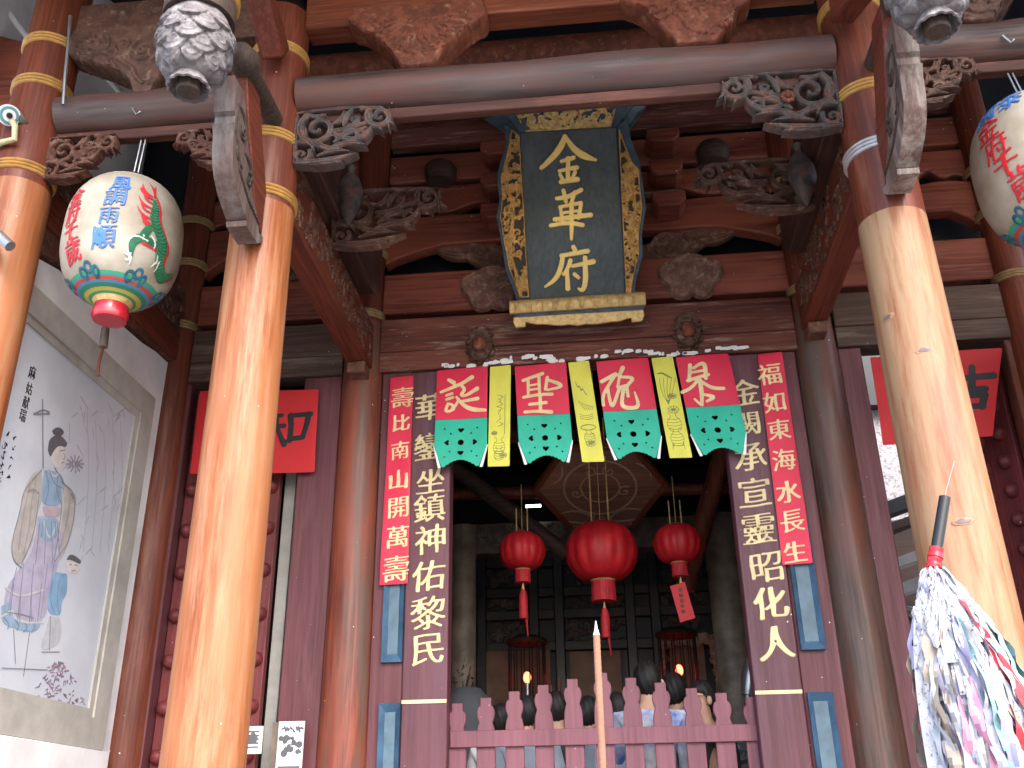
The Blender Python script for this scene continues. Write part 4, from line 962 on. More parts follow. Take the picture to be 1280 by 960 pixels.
SHI = [[(76, 138, 9), (58, 182, 7)], [(66, 166, 8), (128, 156, 8)], [(56, 218, 8), (140, 208, 9)], [(105, 160, 9), (100, 216, 9), (58, 292, 7)], [(106, 222, 8), (140, 302, 10)]]
redsheet([(250, 489), (398, 486), (393, 590), (237, 592)], [(320, 480, 4, KOU + SHI)], 'vermilion paper with a black character over the left side doorway, half behind the orange column', 1)
JI = [[(326, 104, 8), (400, 96, 8), (486, 88, 9)], [(404, 58, 8), (404, 140, 9)], [(350, 146, 7), (456, 138, 8)], [(372, 166, 8), (378, 212, 8)], [(372, 168, 7), (452, 160, 8)], [(452, 160, 9), (440, 208, 8)], [(376, 208, 7), (444, 204, 8)]]
redsheet([(1088, 446), (1253, 435), (1240, 546), (1104, 556)], [(1080, 440, 3, JI)], 'vermilion paper with a black character over the right side doorway, half behind the bleached column', 3)

def leaf_door(hinge, width, ang, z0, z1, label, rows, cols, first=.1, scl=(1, 1, 1), flip=1, pitch=.2):
    t = thing('studded_door', label, 'door', hinge, 'studded red door leaves of the side doorways')
    d = np.array([math.cos(ang), math.sin(ang), 0]); nrm = np.array([-d[1], d[0], 0]) * flip; z = np.array([0, 0, 1.0])
    c = np.array(hinge) + d * width / 2 + z * ((z0 + z1) / 2 - hinge[2])
    G = MB(); G.obox(c, (d, np.cross(z, d), z), (width, .06, z1 - z0)); obj('leaf', G, M_maroonred, t, bevel=.008)
    for i in range(rows):
        for j in range(cols):
            p = np.array(hinge) + d * (first + j * (width - 2 * first) / max(1, cols - 1)) + nrm * .03 + z * (z1 - .16 - i * pitch - hinge[2])
            G = MB(); G.tube([p - nrm * .01, p, p + nrm * .03, p + nrm * .055, p + nrm * .066], [.05, .05, .046, .03, .004], 14); obj('stud', G, M_maroonred, t, ang=60)
leaf_door((-2.93, 6.43, .95), .69, 0.0, .95, 4.6, 'dark red studded door leaf behind the orange column', 12, 5, .058, flip=-1, pitch=.295)
leaf_door((2.80, 6.47, .95), .70, math.radians(180 - 62), .95, 4.6, 'dark red studded door leaf swung inwards at the right edge', 14, 4, .09, flip=1, pitch=.20)
G = MB(); G.box((-2.24, 6.5, .95), (-2.16, 6.56, 4.6)); solo('door_edge', G, M_greyframe, 'grey green edge of the open leaf in the left side doorway', 'door', bevel=.005)
G = MB(); G.box((-2.22, 6.70, .95), (-2.12, 7.3, 4.6)); solo('door_leaf', G, M_dark, 'dark door leaf opened back into the hall, behind the left side doorway', 'door', bevel=.008)
# view through the right doorway: sunlit speckled gable wall, eaves and carved stone
def speckle():
    m, nt, b = nmat('speckled_white_wall'); v = coords(nt, (1, 1, 1)); n = noise(nt, v, 26, 6, .8)
    nt.links.new(ramp(nt, n, [(.38, (.12, .10, .115)), (.50, (.42, .40, .41))]), b.inputs['Base Color']); b.inputs['Roughness'].default_value = .9; return m
M_speck = speckle()
G = MB(); a = [at(x, y, 11.9) for x, y in ((1066, 505), (1150, 470), (1180, 640), (1090, 655))]
G.prism([(p[0], p[2]) for p in a], (0, 11.9, 0), (1, 0, 0), (0, 0, 1), (0, -1, 0), -.3); solo('speckled_wall', G, M_speck, 'bright speckled white wall outside, seen through the right side doorway', 'wall')
G = MB(); z = at(1130, 655, 11.5)[2]; G.box((2.5, 11.52, .9), (7, 11.8, z)); solo('courtyard_wall', G, M_dark, 'dark wall below the bright speckled wall, seen through the right side doorway', 'wall')
p, q = at(1090, 506, 11.7), at(1090, 405, 11.7); G = MB(); G.box((2.0, 11.7, p[2]), (7.5, 11.88, q[2] + .8)); solo('sky_cutoff_band', G, M_black, 'dark eave band above the bright speckled wall beyond the right doorway', 'eave')  # dark board added to cut off the bright sky above the wall
t = thing('side_eave', 'dark stepped eave with grey stone edge beyond the right side doorway', 'eave', at(1130, 660, 10.5))
for k, (y0, y1, mat) in enumerate(((628, 645, M_black), (652, 662, M_dark), (692, 704, M_greyframe), (720, 734, M_greyframe))):
    p, q = at(1140, y0, 10.5 - .3 * k), at(1140, y1, 10.5 - .3 * k); G = MB()
    G.prism([(2.5, p[2] - .16), (4.2, p[2] + .40), (4.2, q[2] + .40), (2.5, q[2] - .16)], (0, 10.5 - .3 * k, 0), (1, 0, 0), (0, 0, 1), (0, -1, 0), -.25); obj('eave_board' if k < 2 else 'stone_edge', G, mat, t)
for i, (px, py, s) in enumerate(((1145, 790, 1), (1150, 835, 1.1), (1155, 880, 1.2))):
    c = at(px, py, 9.2); G = MB(); pl = facade(9.2)
    carve(G, [spiral(c[0] - .06, c[2] + .12, .09, 1.5, 1, .03, .015), spiral(c[0] + .08, c[2] + .1, .08, 1.4, 2, .028, .015, sgn=-1), leaf(c[0] - .1, c[2] - .16, c[0] + .02, c[2] + .05, .05, .3), leaf(c[0] + .14, c[2] - .16, c[0] + .04, c[2] + .05, .05, -.3), [(c[0], c[2] - .3, .05), (c[0], c[2] + .1, .04)]], pl, .012, thick=.12)
    solo('stone_carving', G, M_greyframe, ['uppermost', 'middle', 'lowest'][i] + ' of the scrolled stone carvings seen through the right doorway', 'carving', 'scrolled stone carvings beyond the right doorway')

# notices at the foot of the left doorway
def notice(px0, py0, px1, py1, Y, label, kind):
    pl = facade(Y); a = pl.uv(px0, py0); b = pl.uv(px1, py1)
    t = thing('notice', label, 'notice', (a[0], Y, b[1]), 'paper notices in the left side doorway')
    G = MB(); G.box((a[0], Y, b[1]), (b[0], Y + .012, a[1])); obj('sheet', G, M_white, t)
    G = MB(); w = b[0] - a[0]; h = a[1] - b[1]; rg = random.Random(kind)
    if kind == 1:
        S = [[(a[0] + w * (.12 + .11 * k), a[1] - .035 + rg.uniform(-.012, .012), .004), (a[0] + w * (.18 + .11 * k), a[1] - .05 + rg.uniform(-.012, .012), .006)] for k in range(8)]
        S += [[(a[0] + w * rg.uniform(.1, .9), a[1] - h * rg.uniform(.25, .5), rg.uniform(.008, .022))] * 2 for k in range(16)]
        S += [[(a[0] + .012, a[1] - h * .62 - k * .011, .0022), (b[0] - .012, a[1] - h * .62 - k * .011, .0022)] for k in range(10)]
    else:
        S = [[(a[0] + w * .2, a[1] - h * (.2 + .14 * k), .005), (a[0] + w * .8, a[1] - h * (.2 + .14 * k), .005)] for k in range(5)] + [[(a[0] + w * .5, a[1] - h * .45, .03)] * 2]
    brush(G, S, pl, .004, h=.001, off=.0015, sm=0); obj('print', G, plain('grey_print', (.10, .10, .11), .7), t)
notice(306, 908, 326, 942, 6.15, 'small white notice beside the orange column foot', 0)
notice(349, 902, 375, 985, 6.2, 'grey printed news sheet with a photo, left of the maroon door post', 1)
G = MB(); a = at(341, 903, 6.22); G.box((a[0], 6.22, 1.5), (a[0] + .05, 6.26, a[2])); solo('wood_strip', G, M_pale, 'thin plywood strip beside the grey printed news sheet', 'board')

# ================================================================ painted side wall on the left
WX = -3.1
wallp = Plane((WX, 0, 0), (0, 1, 0), (0, 0, 1))           # u = Y, v = Z, normal +X
t = thing('painted_wall', 'white plaster side wall with a grey framed mural of robed figures', 'wall', (WX, 5.2, .9))
def wp(px, py): return wallp.uv(px, py)
top = [(4.30, 4.58), (4.45, 4.60), (4.7, 4.66), (4.9, 4.655), (5.2, 4.69), (5.6, 4.72), (5.8, 4.735), (6.0, 4.77), (6.21, 4.78)]
G = MB(); G.prism([(4.30, .9)] + top + [(6.21, .9)][::1], (WX - .18, 0, 0), (0, 1, 0), (0, 0, 1), (1, 0, 0), .18); obj('plaster', G, M_plaster, t)
def rectframe(lo, hi, w, x0, x1, mat, nm):
    G = MB(); (a, b), (c, d) = lo, hi
    o = [(a, b), (c, b), (c, d), (a, d)]; i_ = [(a + w, b + w), (c - w, b + w), (c - w, d - w), (a + w, d - w)]
    vs = [(x0, *p) for p in o] + [(x1, *p) for p in o] + [(x1, *p) for p in i_] + [(x0, *p) for p in i_]
    fs = []
    for k in range(4):
        n = (k + 1) % 4; fs += [(k, n, 4 + n, 4 + k), (4 + k, 4 + n, 8 + n, 8 + k), (8 + k, 8 + n, 12 + n, 12 + k)]
    G.add(vs, fs); return obj(nm, G, mat, t, flat=True)
rectframe((4.26, 2.10), (6.05, 4.42), .17, WX + .001, WX + .030, M_greyframe, 'outer_frame')
rectframe((4.43, 2.27), (5.88, 4.25), .05, WX + .001, WX + .018, M_greyframe, 'inner_frame')
G = MB(); G.box((WX + .001, 4.2, 1.9), (WX + .05, 6.1, 2.095)); obj('white_ledge', G, M_plaster, t, bevel=.006)
def muralmat():
    m, nt, b = nmat('mural_ground'); v = coords(nt, (1, 1, 1)); n = noise(nt, v, 1.6, 5, .6)
    c = ramp(nt, n, [(.35, (.44, .475, .535)), (.65, (.55, .585, .64))]); nt.links.new(c, b.inputs['Base Color']); b.inputs['Roughness'].default_value = .35; return m
G = MB(); G.box((WX + .001, 4.48, 2.318), (WX + .006, 5.83, 4.20)); pic = obj('mural_ground', G, muralmat(), t)
MC = {}
def paint(nm, c, polys=None, strokes=None, layer=1, step=.006, sub=True):
    key = 'paint_' + nm
    mat = plain(key, c, .5, .10, 14)
    G = MB(); m = wallp.map(.006 + .0006 * layer)
    if polys:
        P = [smooth([wp(*q) for q in p] + [wp(*p[0])], 2)[:-1] for p in polys]
        for p in P: flatpoly(G, [p], m, step, .0005)
    if strokes: brush(G, [[(*wp(x, y), r) for x, y, r in s] for s in strokes], m, .0042, h=.0004, sm=2)
    o = obj(nm, G, mat, t); return o
def cc(L): return [(x / 4, 480 + y / 4) for x, y in L]
def ss(L, r=.0035): return [(x / 4, 480 + y / 4, r) for x, y in L]
def dd(L): return [(x / 4, 720 + y / 4) for x, y in L]
paint('tan_robe', (.44, .41, .39), [cc([(200, 430), (160, 440), (110, 530), (92, 640), (50, 780), (46, 850), (90, 920), (128, 860), (165, 750), (185, 640), (215, 540)]), cc([(300, 480), (350, 520), (382, 560), (370, 620), (345, 780), (300, 885), (262, 892), (285, 760), (300, 620)])], layer=1)
paint('lavender_skirt', (.41, .39, .51), [cc([(180, 660), (290, 660), (310, 800), (270, 960)]) + dd([(240, 150), (200, 240), (90, 250), (10, 200), (20, 60)]) + cc([(90, 930), (150, 800)])], layer=2)
paint('blue_bodice', (.27, .38, .50), [cc([(215, 430), (300, 440), (318, 510), (300, 612), (208, 612), (196, 540)]), cc([(185, 672), (285, 668), (285, 760), (240, 800), (200, 770), (180, 740)]), dd([(0, 150), (60, 120), (50, 210), (140, 235), (205, 235), (170, 285), (80, 268), (0, 240)])], layer=3)
paint('pink_sash', (.48, .39, .44), [cc([(206, 612), (300, 612), (292, 665), (215, 668)])], layer=4)
paint('pale_face', (.62, .58, .56), [cc([(245, 320), (290, 300), (325, 330), (320, 380), (300, 420), (265, 420), (245, 370)])], layer=4)
paint('child_face', (.62, .58, .56), [cc([(330, 870), (365, 872), (395, 900), (385, 950), (340, 950), (320, 910)])], layer=4)
paint('dark_hair', (.11, .115, .13), [cc([(232, 330), (240, 270), (290, 250), (330, 290), (325, 320), (285, 305), (255, 345), (245, 370)])], layer=5)
paint('hair_bun', (.11, .115, .13), [cc([(252, 235), (280, 212), (315, 232), (305, 262), (265, 258)])], layer=5)
paint('child_hair', (.11, .115, .13), [cc([(325, 880), (345, 845), (400, 880), (395, 905), (350, 880)])], layer=5)
paint('child_robe', (.22, .37, .54), [cc([(270, 940), (330, 950), (330, 960)]) + dd([(330, 90), (300, 130), (300, 200), (230, 190), (230, 100), (250, 20)])], layer=3)
paint('child_skirt', (.46, .47, .52), [dd([(240, 200), (300, 205), (300, 330), (240, 370), (190, 370)])], layer=2)
paint('dark_outlines', (.20, .21, .24), None, [ss([(205, 80), (208, 420)], .005), ss([(160, 150), (205, 128), (240, 140)], .004), ss([(160, 152), (240, 150)], .004), ss([(200, 430), (110, 530), (92, 640), (50, 790), (55, 880), (100, 920)], .003), ss([(185, 560), (178, 640), (160, 760), (100, 900)], .003), ss([(300, 490), (378, 556), (345, 780), (265, 890)], .003), ss([(300, 620), (285, 760), (262, 880)], .003), ss([(265, 420), (300, 470), (318, 510)], .003), ss([(240, 430), (262, 500), (300, 520)], .003),
      ss([(296, 335), (318, 330)], .003), ss([(300, 395), (312, 392)], .003), ss([(310, 345), (320, 370), (308, 375)], .0022), ss([(345, 545), (360, 575), (350, 580)], .003), ss([(340, 905), (352, 902)], .003), ss([(366, 905), (380, 908)], .003), ss([(350, 935), (370, 932)], .003)]
      + [[(a / 4, 720 + b / 4, .0024) for a, b in L] for L in ([(60, 40), (40, 200)], [(100, 30), (80, 220)], [(150, 40), (140, 230)], [(200, 40), (180, 230)], [(20, 180), (90, 190), (160, 210)], [(140, 280), (110, 500)], [(60, 270), (70, 440)], [(245, 200), (240, 370)], [(0, 460), (230, 470)], [(200, 380), (290, 380)])] + [[(a / 4, 480 + b / 4, .0024) for a, b in L] for L in ([(190, 700), (170, 900)], [(220, 690), (215, 900)], [(250, 690), (255, 900)], [(280, 690), (290, 860)])], layer=6)
paint('pale_trim', (.50, .50, .52), None, [ss(L, .007) for L in ([(182, 560), (180, 640), (166, 760), (150, 830), (110, 900)], [(300, 520), (312, 600), (296, 700), (275, 850)], [(236, 430), (262, 470), (296, 440)], [(212, 690), (240, 790), (282, 690)])] + [[(x / 4, 720 + y / 4, .006) for x, y in L] for L in ([(0, 205), (60, 165), (60, 215), (140, 238), (205, 232)], [(20, 60), (90, 110), (210, 70)])], layer=5)
DB = ([ss(L, .004) for L in ([(222, 440), (240, 520), (216, 600)], [(285, 450), (272, 530), (300, 600)], [(205, 690), (200, 760)], [(250, 690), (246, 780)], [(270, 690), (268, 770)], [(320, 950), (300, 960)])] + [[(x / 4, 720 + y / 4, .004) for x, y in L] for L in ([(255, 30), (240, 110), (262, 180)], [(290, 20), (275, 110), (290, 190)], [(10, 205), (40, 240), (30, 262)], [(70, 222), (90, 250), (76, 270)], [(120, 238), (130, 262), (110, 278)], [(165, 240), (160, 268), (150, 280)])])
paint('deep_blue_folds', (.18, .28, .42), None, DB[:6], layer=7)
for q in DB[6:]: paint('deep_blue_hem', (.18, .28, .42), None, [q], layer=7)
paint('mauve_folds', (.31, .29, .42), None, [[(x / 4, 720 + y / 4, .004) for x, y in L] for L in ([(75, -40), (50, 60), (36, 170)], [(110, -60), (96, 80), (90, 220)], [(160, -60), (150, 60), (150, 220)], [(230, -60), (215, 60), (196, 210)], [(262, -60), (250, 20), (238, 120)])], layer=7)
for q in [ss(L, .005) for L in ([(150, 480), (120, 590), (100, 700), (84, 830)], [(175, 470), (150, 580), (140, 700), (110, 850)], [(345, 560), (330, 680), (290, 830)], [(130, 540), (160, 520), (185, 545)], [(365, 580), (340, 600)])]: paint('robe_shading', (.36, .33, .32), None, [q], layer=7)
rg = random.Random(4); S = []
for k in range(46):
    x = rg.uniform(330, 640); y = rg.uniform(60, 860) ; L = rg.uniform(30, 80); a = rg.uniform(1.0, 2.6); S.append([(x / 4, 480 + y / 4, .0035), ((x + L * .5 * math.cos(a)) / 4, 480 + (y + L * .5 * math.sin(a)) / 4, .006), ((x + L * math.cos(a)) / 4, 480 + (y + L * math.sin(a)) / 4, .001)])
for k in range(5): x = 430 + k * 42; S.append([(x / 4, 480 + (120 + 60 * k % 170) / 4, .003), ((x + 12) / 4, 600, .004), ((x - 20) / 4, 690, .003)])
paint('grey_bamboo', (.40, .41, .44), None, S, layer=1)
S = []
for k in range(150):
    y = rg.random(); x = 160 + 240 * rg.random(); 
    cx_ = 300; hw = 150 * y ** .7 + 14; x = 285 + rg.uniform(-1, 1) * hw; yy = 430 + 280 * y; a = rg.uniform(0, 3.1); L = rg.uniform(8, 24)
    S.append([(x / 4, 720 + yy / 4, .005), ((x + L * math.cos(a)) / 4, 720 + (yy + L * math.sin(a)) / 4, .002)])
paint('dark_bush', (.16, .145, .20), None, S[:75], layer=2); paint('mauve_bush', (.30, .20, .26), None, S[75:], layer=3)
S = []
for k in range(12): a = k * .52; S.append([((370 + 12 * math.cos(a)) / 4, 480 + (400 + 12 * math.sin(a)) / 4, .004), ((370 + 42 * math.cos(a)) / 4, 480 + (400 + 42 * math.sin(a)) / 4, .006)])
paint('red_flower', (.36, .20, .20), None, [[(372 / 4, 480 + 398 / 4, .012)] * 2], layer=4); paint('grey_petals', (.26, .26, .31), None, S, layer=3)
G = MB(); m = wallp.map(.008)
its = [(ch, *wp(px, py), s) for ch, px, py, s in (('麻', 39, 466, .082), ('姑', 35, 486, .074), ('献', 31, 503, .076), ('瑞', 27, 519, .076))]
write(G, its, m, .0006, sx=.8)
S = []
for cx_, y0, n in ((17, 548, 5), (8, 543, 6), (3, 560, 5)):
    for k in range(n):
        x = cx_ - k * 2.0; y = y0 + k * 12
        for q in range(4): a = rg.uniform(0, 3.1); S.append([(x + rg.uniform(-2.4, 2.4), y + rg.uniform(-3.4, 3.4), .0016), (x + rg.uniform(-2.4, 2.4), y + rg.uniform(-3.4, 3.4), .002)])
brush(G, [[(*wp(x, y), r) for x, y, r in s] for s in S], m, .003, h=.0005, sm=0)
obj('ink_inscription', G, M_ink, t)
G = MB(); G.box((3.12, 4.32, .9), (3.30, 6.2, 4.76)); solo('side_wall', G, M_plaster, 'plain plaster side wall beyond the right paper lantern', 'wall', bevel=.01)
# timber over the wall, with carving, and the pale gable above
G = MB(); G.box((-3.26, 4.36, 4.80), (-3.04, 6.22, 5.02)); solo('wall_top_beam', G, M_redY, 'red brown beam on top of the painted wall below the left lantern', 'beam', bevel=.012)
b0 = [(4.36, 4.605), (4.7, 4.69), (5.2, 4.715), (5.8, 4.76), (6.2, 4.80), (6.2, 4.798), (4.36, 4.798)]
G = MB(); G.prism(b0, (-3.2, 0, 0), (0, 1, 0), (0, 0, 1), (1, 0, 0), .13); solo('wall_top_filler', G, M_carvebrown, 'brown carved filler between the painted wall and its beam', 'carving')
pl = Plane((-3.038, 5.3, 5.06), (0, 1, 0), (0, 0, 1)); P = [(-.9, -.03), (.88, -.03), (.88, .3), (-.9, .3)]
G = MB(); carve(G, scrolls(P, 50, 77, .05, .014), pl, .007, clip=P, thick=.05, base=P, base_h=.004); solo('carved_frieze', G, M_carvedark, 'dim carved panel on the beam above the painted wall', 'carving')
G = MB(); G.box((-4.2, 4.4, .9), (-3.75, 6.55, 8.4)); solo('gable_wall', G, M_plaster, 'pale plaster gable wall at the top left corner', 'wall')
for k, (p0, p1, p2, lb) in enumerate((((2, 2), (24, 34), (46, 62), 'outer'), ((118, 78), (140, 102), (157, 124), 'inner'))):
    a, b, c = at(*p0, 4.6), at(*p1, 4.6), at(*p2, 4.6); G = MB()
    pts = smooth(np.array([a, b, c]), 2); G.tube(list(pts), .022, 8, sx=1, sy=1); solo('white_edged_rib', G, M_plaster, '%s pale curved rib beside the far left column head' % lb, 'rib', 'pale curved ribs at the top left')
a, b = at(-40, 60, 4.5), at(60, 66, 4.5); G = MB(); G.prism([(-3.75, 5.55), (-3.10, 5.12), (-3.10, 5.5), (-3.18, 5.9), (-3.5, 6.3), (-3.75, 6.4)], (0, 4.55, 0), (1, 0, 0), (0, 0, 1), (0, -1, 0), -.12); solo('gusset_board', G, M_redbeam, 'red brown curved board left of the far left column head', 'board', bevel=.01)

# ================================================================ painted paper lanterns under the porch
def lantern_mat(nm, zc, H):
    m, nt, b = nmat(nm); tc = nt.nodes.new('ShaderNodeNewGeometry'); sp = nt.nodes.new('ShaderNodeSeparateXYZ'); nt.links.new(tc.outputs['Position'], sp.inputs[0])
    mr = nt.nodes.new('ShaderNodeMapRange'); mr.inputs['From Min'].default_value = zc - H; mr.inputs['From Max'].default_value = zc + H; nt.links.new(sp.outputs[2], mr.inputs['Value'])
    paper_ = (.50, .44, .35); v = coords(nt, (1, 1, 1)); n = noise(nt, v, 5, 5)
    pc = ramp(nt, n, [(.3, (.25, .205, .145)), (.65, (.40, .36, .30))])
    st = [(0, (.50, .40, .08)), (.012, (.03, .22, .10)), (.022, (.38, .34, .06)), (.034, (.02, .18, .12)), (.048, (.06, .20, .34)), (.060, (.45, .06, .03)), (.078, (.06, .20, .34)), (.084, (.04, .30, .16)), (.104, paper_), (.9, paper_), (.93, (.45, .06, .03)), (.96, (.04, .25, .16))]
    col = ramp(nt, mr.outputs[0], st, 'CONSTANT')
    mask = ramp(nt, mr.outputs[0], [(0, 0.0), (.104, 1.0), (.90, 0.0)], 'CONSTANT')
    nt.links.new(mix(nt, mask, col, pc), b.inputs['Base Color']); b.inputs['Roughness'].default_value = .55
    return m
M_blueink = plain('blue_lantern_ink', (.05, .16, .46), .55, .1); M_redink = plain('red_lantern_ink', (.52, .018, .03), .55, .1)
M_greenink = plain('green_lantern_ink', (.012, .14, .06), .55, .2, 30); M_whiteink = plain('white_lantern_ink', (.7, .68, .66), .6)
def paper_lantern(c, R, H, hook, label, cols, dragon):
    t = thing('paper_lantern', label, 'lantern', c, 'big painted paper lanterns under the porch')
    c = np.array(c)
    zs = [-1, -.985, -.94, -.86, -.74, -.58, -.4, -.2, 0, .2, .4, .58, .74, .86, .94, .985, 1]
    def rad(q): return R * (1 - abs(q) ** 2.7 * .999) ** .44 if abs(q) < .9999 else .05
    zs = np.concatenate([[-.992], np.linspace(-.97, .97, 40), [.992]])
    G = MB(); G.lathe([(max(rad(q), .09), q * H) for q in zs], tuple(c), 72, cap=True, rfun=lambda a, z: 1 - .010 * abs(math.sin(a * 18)) ** 6 + .003 * math.sin(a * 5 + z * 9))
    obj('paper_body', G, lantern_mat('lantern_paper_%d' % int(abs(c[0]) * 100), c[2], H), t)
    G = MB(); G.lathe([(.0, -H - .10), (.05, -H - .10), (.082, -H - .095), (.092, -H - .07), (.084, -H - .03), (.08, -H + .02)], tuple(c), 32, cap=False); obj('red_cup', G, M_lampred2 if False else plain('red_lacquer', (.42, .012, .025), .25, .1, spec=.6), t)
    G = MB(); G.lathe([(.084, -H - .015), (.094, -H + .0), (.10, -H + .03)], tuple(c), 32, cap=False); obj('brass_rim', G, M_goldpale, t)
    G = MB(); G.lathe([(.10, H - .03), (.09, H + .02), (.05, H + .03), (.0, H + .03)], tuple(c), 32, cap=False); obj('top_cap', G, M_black, t)
    G = MB(); h = np.array(hook)
    for s in (-.012, .012): G.tube([(c[0] + s, c[1], c[2] + H + .02), (h[0] + s, h[1], h[2] + .02)], .005, 6)
    G.tube([h + np.array([-.03, -.12, .05]), h + np.array([0, -.12, .0]), h + np.array([.02, -.12, .02])], .006, 6)
    obj('hanger', G, M_metal, t)
    aim = math.atan2(CAM[1] - c[1], CAM[0] - c[0])
    def m(u, v, hh):                                   # u = arc length to the right as seen from the front, v = height
        q = np.clip(v / H, -.98, .98); r = R * np.maximum(1 - np.abs(q) ** 2.7 * .999, 1e-4) ** .44; a = aim + u / R
        rr = r + .004 + hh
        return np.stack([c[0] + rr * np.cos(a), c[1] + rr * np.sin(a), c[2] + v], 1)
    for nm, mat, items in cols:
        G = MB(); write(G, items, m, .0012, sx=.95, res=34); obj(nm, G, mat, t)
    if dragon:
        body = [(.115, .14, .008), (.13, .08, .020), (.125, .02, .026), (.165, -.05, .030), (.215, -.11, .032), (.205, -.18, .030), (.245, -.235, .032), (.31, -.25, .026), (.36, -.20, .014)]
        leg = [(.20, -.12, .020), (.14, -.125, .018), (.08, -.115, .022), (.045, -.15, .020), (.045, -.20, .013), (.055, -.225, .006)]
        head = [(.09, -.10, .020), (.105, -.06, .020), (.12, -.035, .010)]
        red = [[(x + r + .007, y, .007) for x, y, r in body], [(x + .012, y - r - .008, .006) for x, y, r in leg[:3]]] + [leaf(x - r * .6, y, x - r - .055 - .02 * (k % 2), y + .055, .006, .2) for k, (x, y, r) in enumerate(smooth(body[:4], 1))] + [leaf(.10, .12, .05, .22, .006, .2), leaf(.115, .13, .085, .24, .006, -.1), leaf(.13, .12, .13, .24, .006, .1)]
        G = MB(); brush(G, [body, leg, head], m, .005, h=.0012); obj('green_dragon_scales', G, M_greenink, t)
        B = smooth(body, 2); S = []
        for k in range(1, len(B) - 1, 1):
            x, y, r = B[k]; tx, ty = B[k + 1][0] - B[k - 1][0], B[k + 1][1] - B[k - 1][1]; L_ = math.hypot(tx, ty) + 1e-9; S.append([(x - ty / L_ * r * .8, y + tx / L_ * r * .8, .0022), (x + tx / L_ * .008, y + ty / L_ * .008, .0022), (x + ty / L_ * r * .8, y - tx / L_ * r * .8, .0022)])
        G = MB(); brush(G, S, m, .0036, h=.0020, sm=0); obj('scale_lines', G, plain('pale_green_ink', (.10, .30, .18), .6), t)
        G = MB(); brush(G, red, m, .0045, h=.0009, sm=1); obj('red_dragon_flames', G, M_redink, t)
        G = MB(); brush(G, [leaf(.05, -.22, .02, -.245, .006, .3), leaf(.055, -.225, .055, -.265, .006, 0), leaf(.05, -.21, .01, -.215, .006, .2), leaf(.13, -.09, .155, -.16, .006, .2), leaf(.19, -.17, .175, -.24, .006, .2), leaf(.215, -.19, .215, -.25, .006, 0), [(.09, -.105, .006)] * 2] + [[(x - r - .006, y, .005) for x, y, r in leg[1:]]], m, .004, h=.0018, sm=1); obj('white_claws', G, M_whiteink, t)
    for a0 in (-.52, -.2, .13, .46, .78):
        G = MB(); S = []
        z = -H * .80 - .004
        for k in range(3): S.append([(a0 + .02 * math.cos(q) * (1.4 - k * .2) + (k - 1) * .05, z + .02 * math.sin(q) + (.02 if k == 1 else 0), .007) for q in np.linspace(0, 5.5, 9)])
        brush(G, S, m, .006, h=.001, sm=1); obj('blue_cloud', G, plain('blue_cloud_ink', (.03, .16, .24), .55, .3, 20), t)
cL = tuple(at(154, 303, 4.2)); 
paper_lantern(cL, .298, .375, (cL[0] + .015, 4.2, 5.23), 'cream paper lantern at the left with blue and red characters and a green dragon',
              [('blue_lettering', M_blueink, [('風', -.06, .185, .105), ('調', -.075, .085, .115), ('雨', -.09, -.03, .10), ('順', -.10, -.15, .13)]), ('red_lettering', M_redink, [('金', -.31, .12, .115), ('府', -.305, .015, .115), ('千', -.30, -.085, .11), ('歲', -.285, -.195, .135)])], True)
cR = (2.255, 4.2, 4.545)
paper_lantern(cR, .318, .405, (2.21, 4.2, 5.25), 'cream paper lantern cut off by the right edge, with red and blue characters',
              [('blue_lettering', M_blueink, [('國', -.22, .275, .15), ('泰', -.07, .29, .15)]), ('red_lettering', M_redink, [('金', -.20, .155, .14), ('府', -.175, .03, .14), ('千', -.15, -.08, .14), ('歲', -.10, -.20, .16)])], False)

# ================================================================ fittings on the far left column
c = at(11, 144, 4.0); t = thing('dome_camera', 'round white security camera on a cream arm at the far left column', 'camera', c)
dr = np.array(CAM) - c; dr = dr / np.linalg.norm(dr) + np.array([.15, 0, -.1]); dr /= np.linalg.norm(dr)
G = MB(); G.tube([c - dr * .07, c - dr * .02, c + dr * .02], [.045, .058, .058], 24); obj('housing', G, M_white, t)
G = MB(); G.tube([c + dr * .018, c + dr * .03], [.050, .046], 24); obj('teal_ring', G, plain('teal_ring', (.12, .30, .33), .35), t)
G = MB(); G.tube([c + dr * .028, c + dr * .036], [.034, .033], 24); obj('white_disc', G, M_white, t)
G = MB(); G.tube([c + dr * .03, c + dr * .046], [.018, .014], 18); obj('lens', G, M_blackpl, t)
G = MB(); q = at(18, 174, 4.0); G.tube([c - dr * .03, at(19, 158, 4.0), q, at(2, 178, 4.02), (-3.35, 4.1, q[2] - .02)], .017, 10); obj('arm', G, plain('cream_plastic', (.55, .50, .30), .5), t)
G = MB(); q = at(33, 148, 4.06); G.tube([q, q + np.array([-.03, .0, -.02])], [.05, .045], 16); obj('wall_box', G, M_pale, t)
a, b = at(-8, 288, 3.95), at(13, 308, 3.95); G = MB(); G.tube([a, b], .028, 14); solo('lamp_tube', G, M_metal, 'end of a silver tube lamp at the left edge on the far left column', 'lamp')
G = MB(); G.tube([at(88, 20, 4.02), at(84, 70, 4.02), at(81, 100, 4.03), at(79, 131, 4.04)], .010, 8); solo('cable', G, M_metal, 'grey cable running down the far left column', 'cable')
t = thing('hanging_switch', 'beige cord switch dangling under the left paper lantern', 'switch', at(131, 420, 4.6))
G = MB(); G.tube([at(132, 410, 4.6), at(129, 434, 4.6)], [.022, .024], 10); obj('body', G, M_pale, t, ang=60)
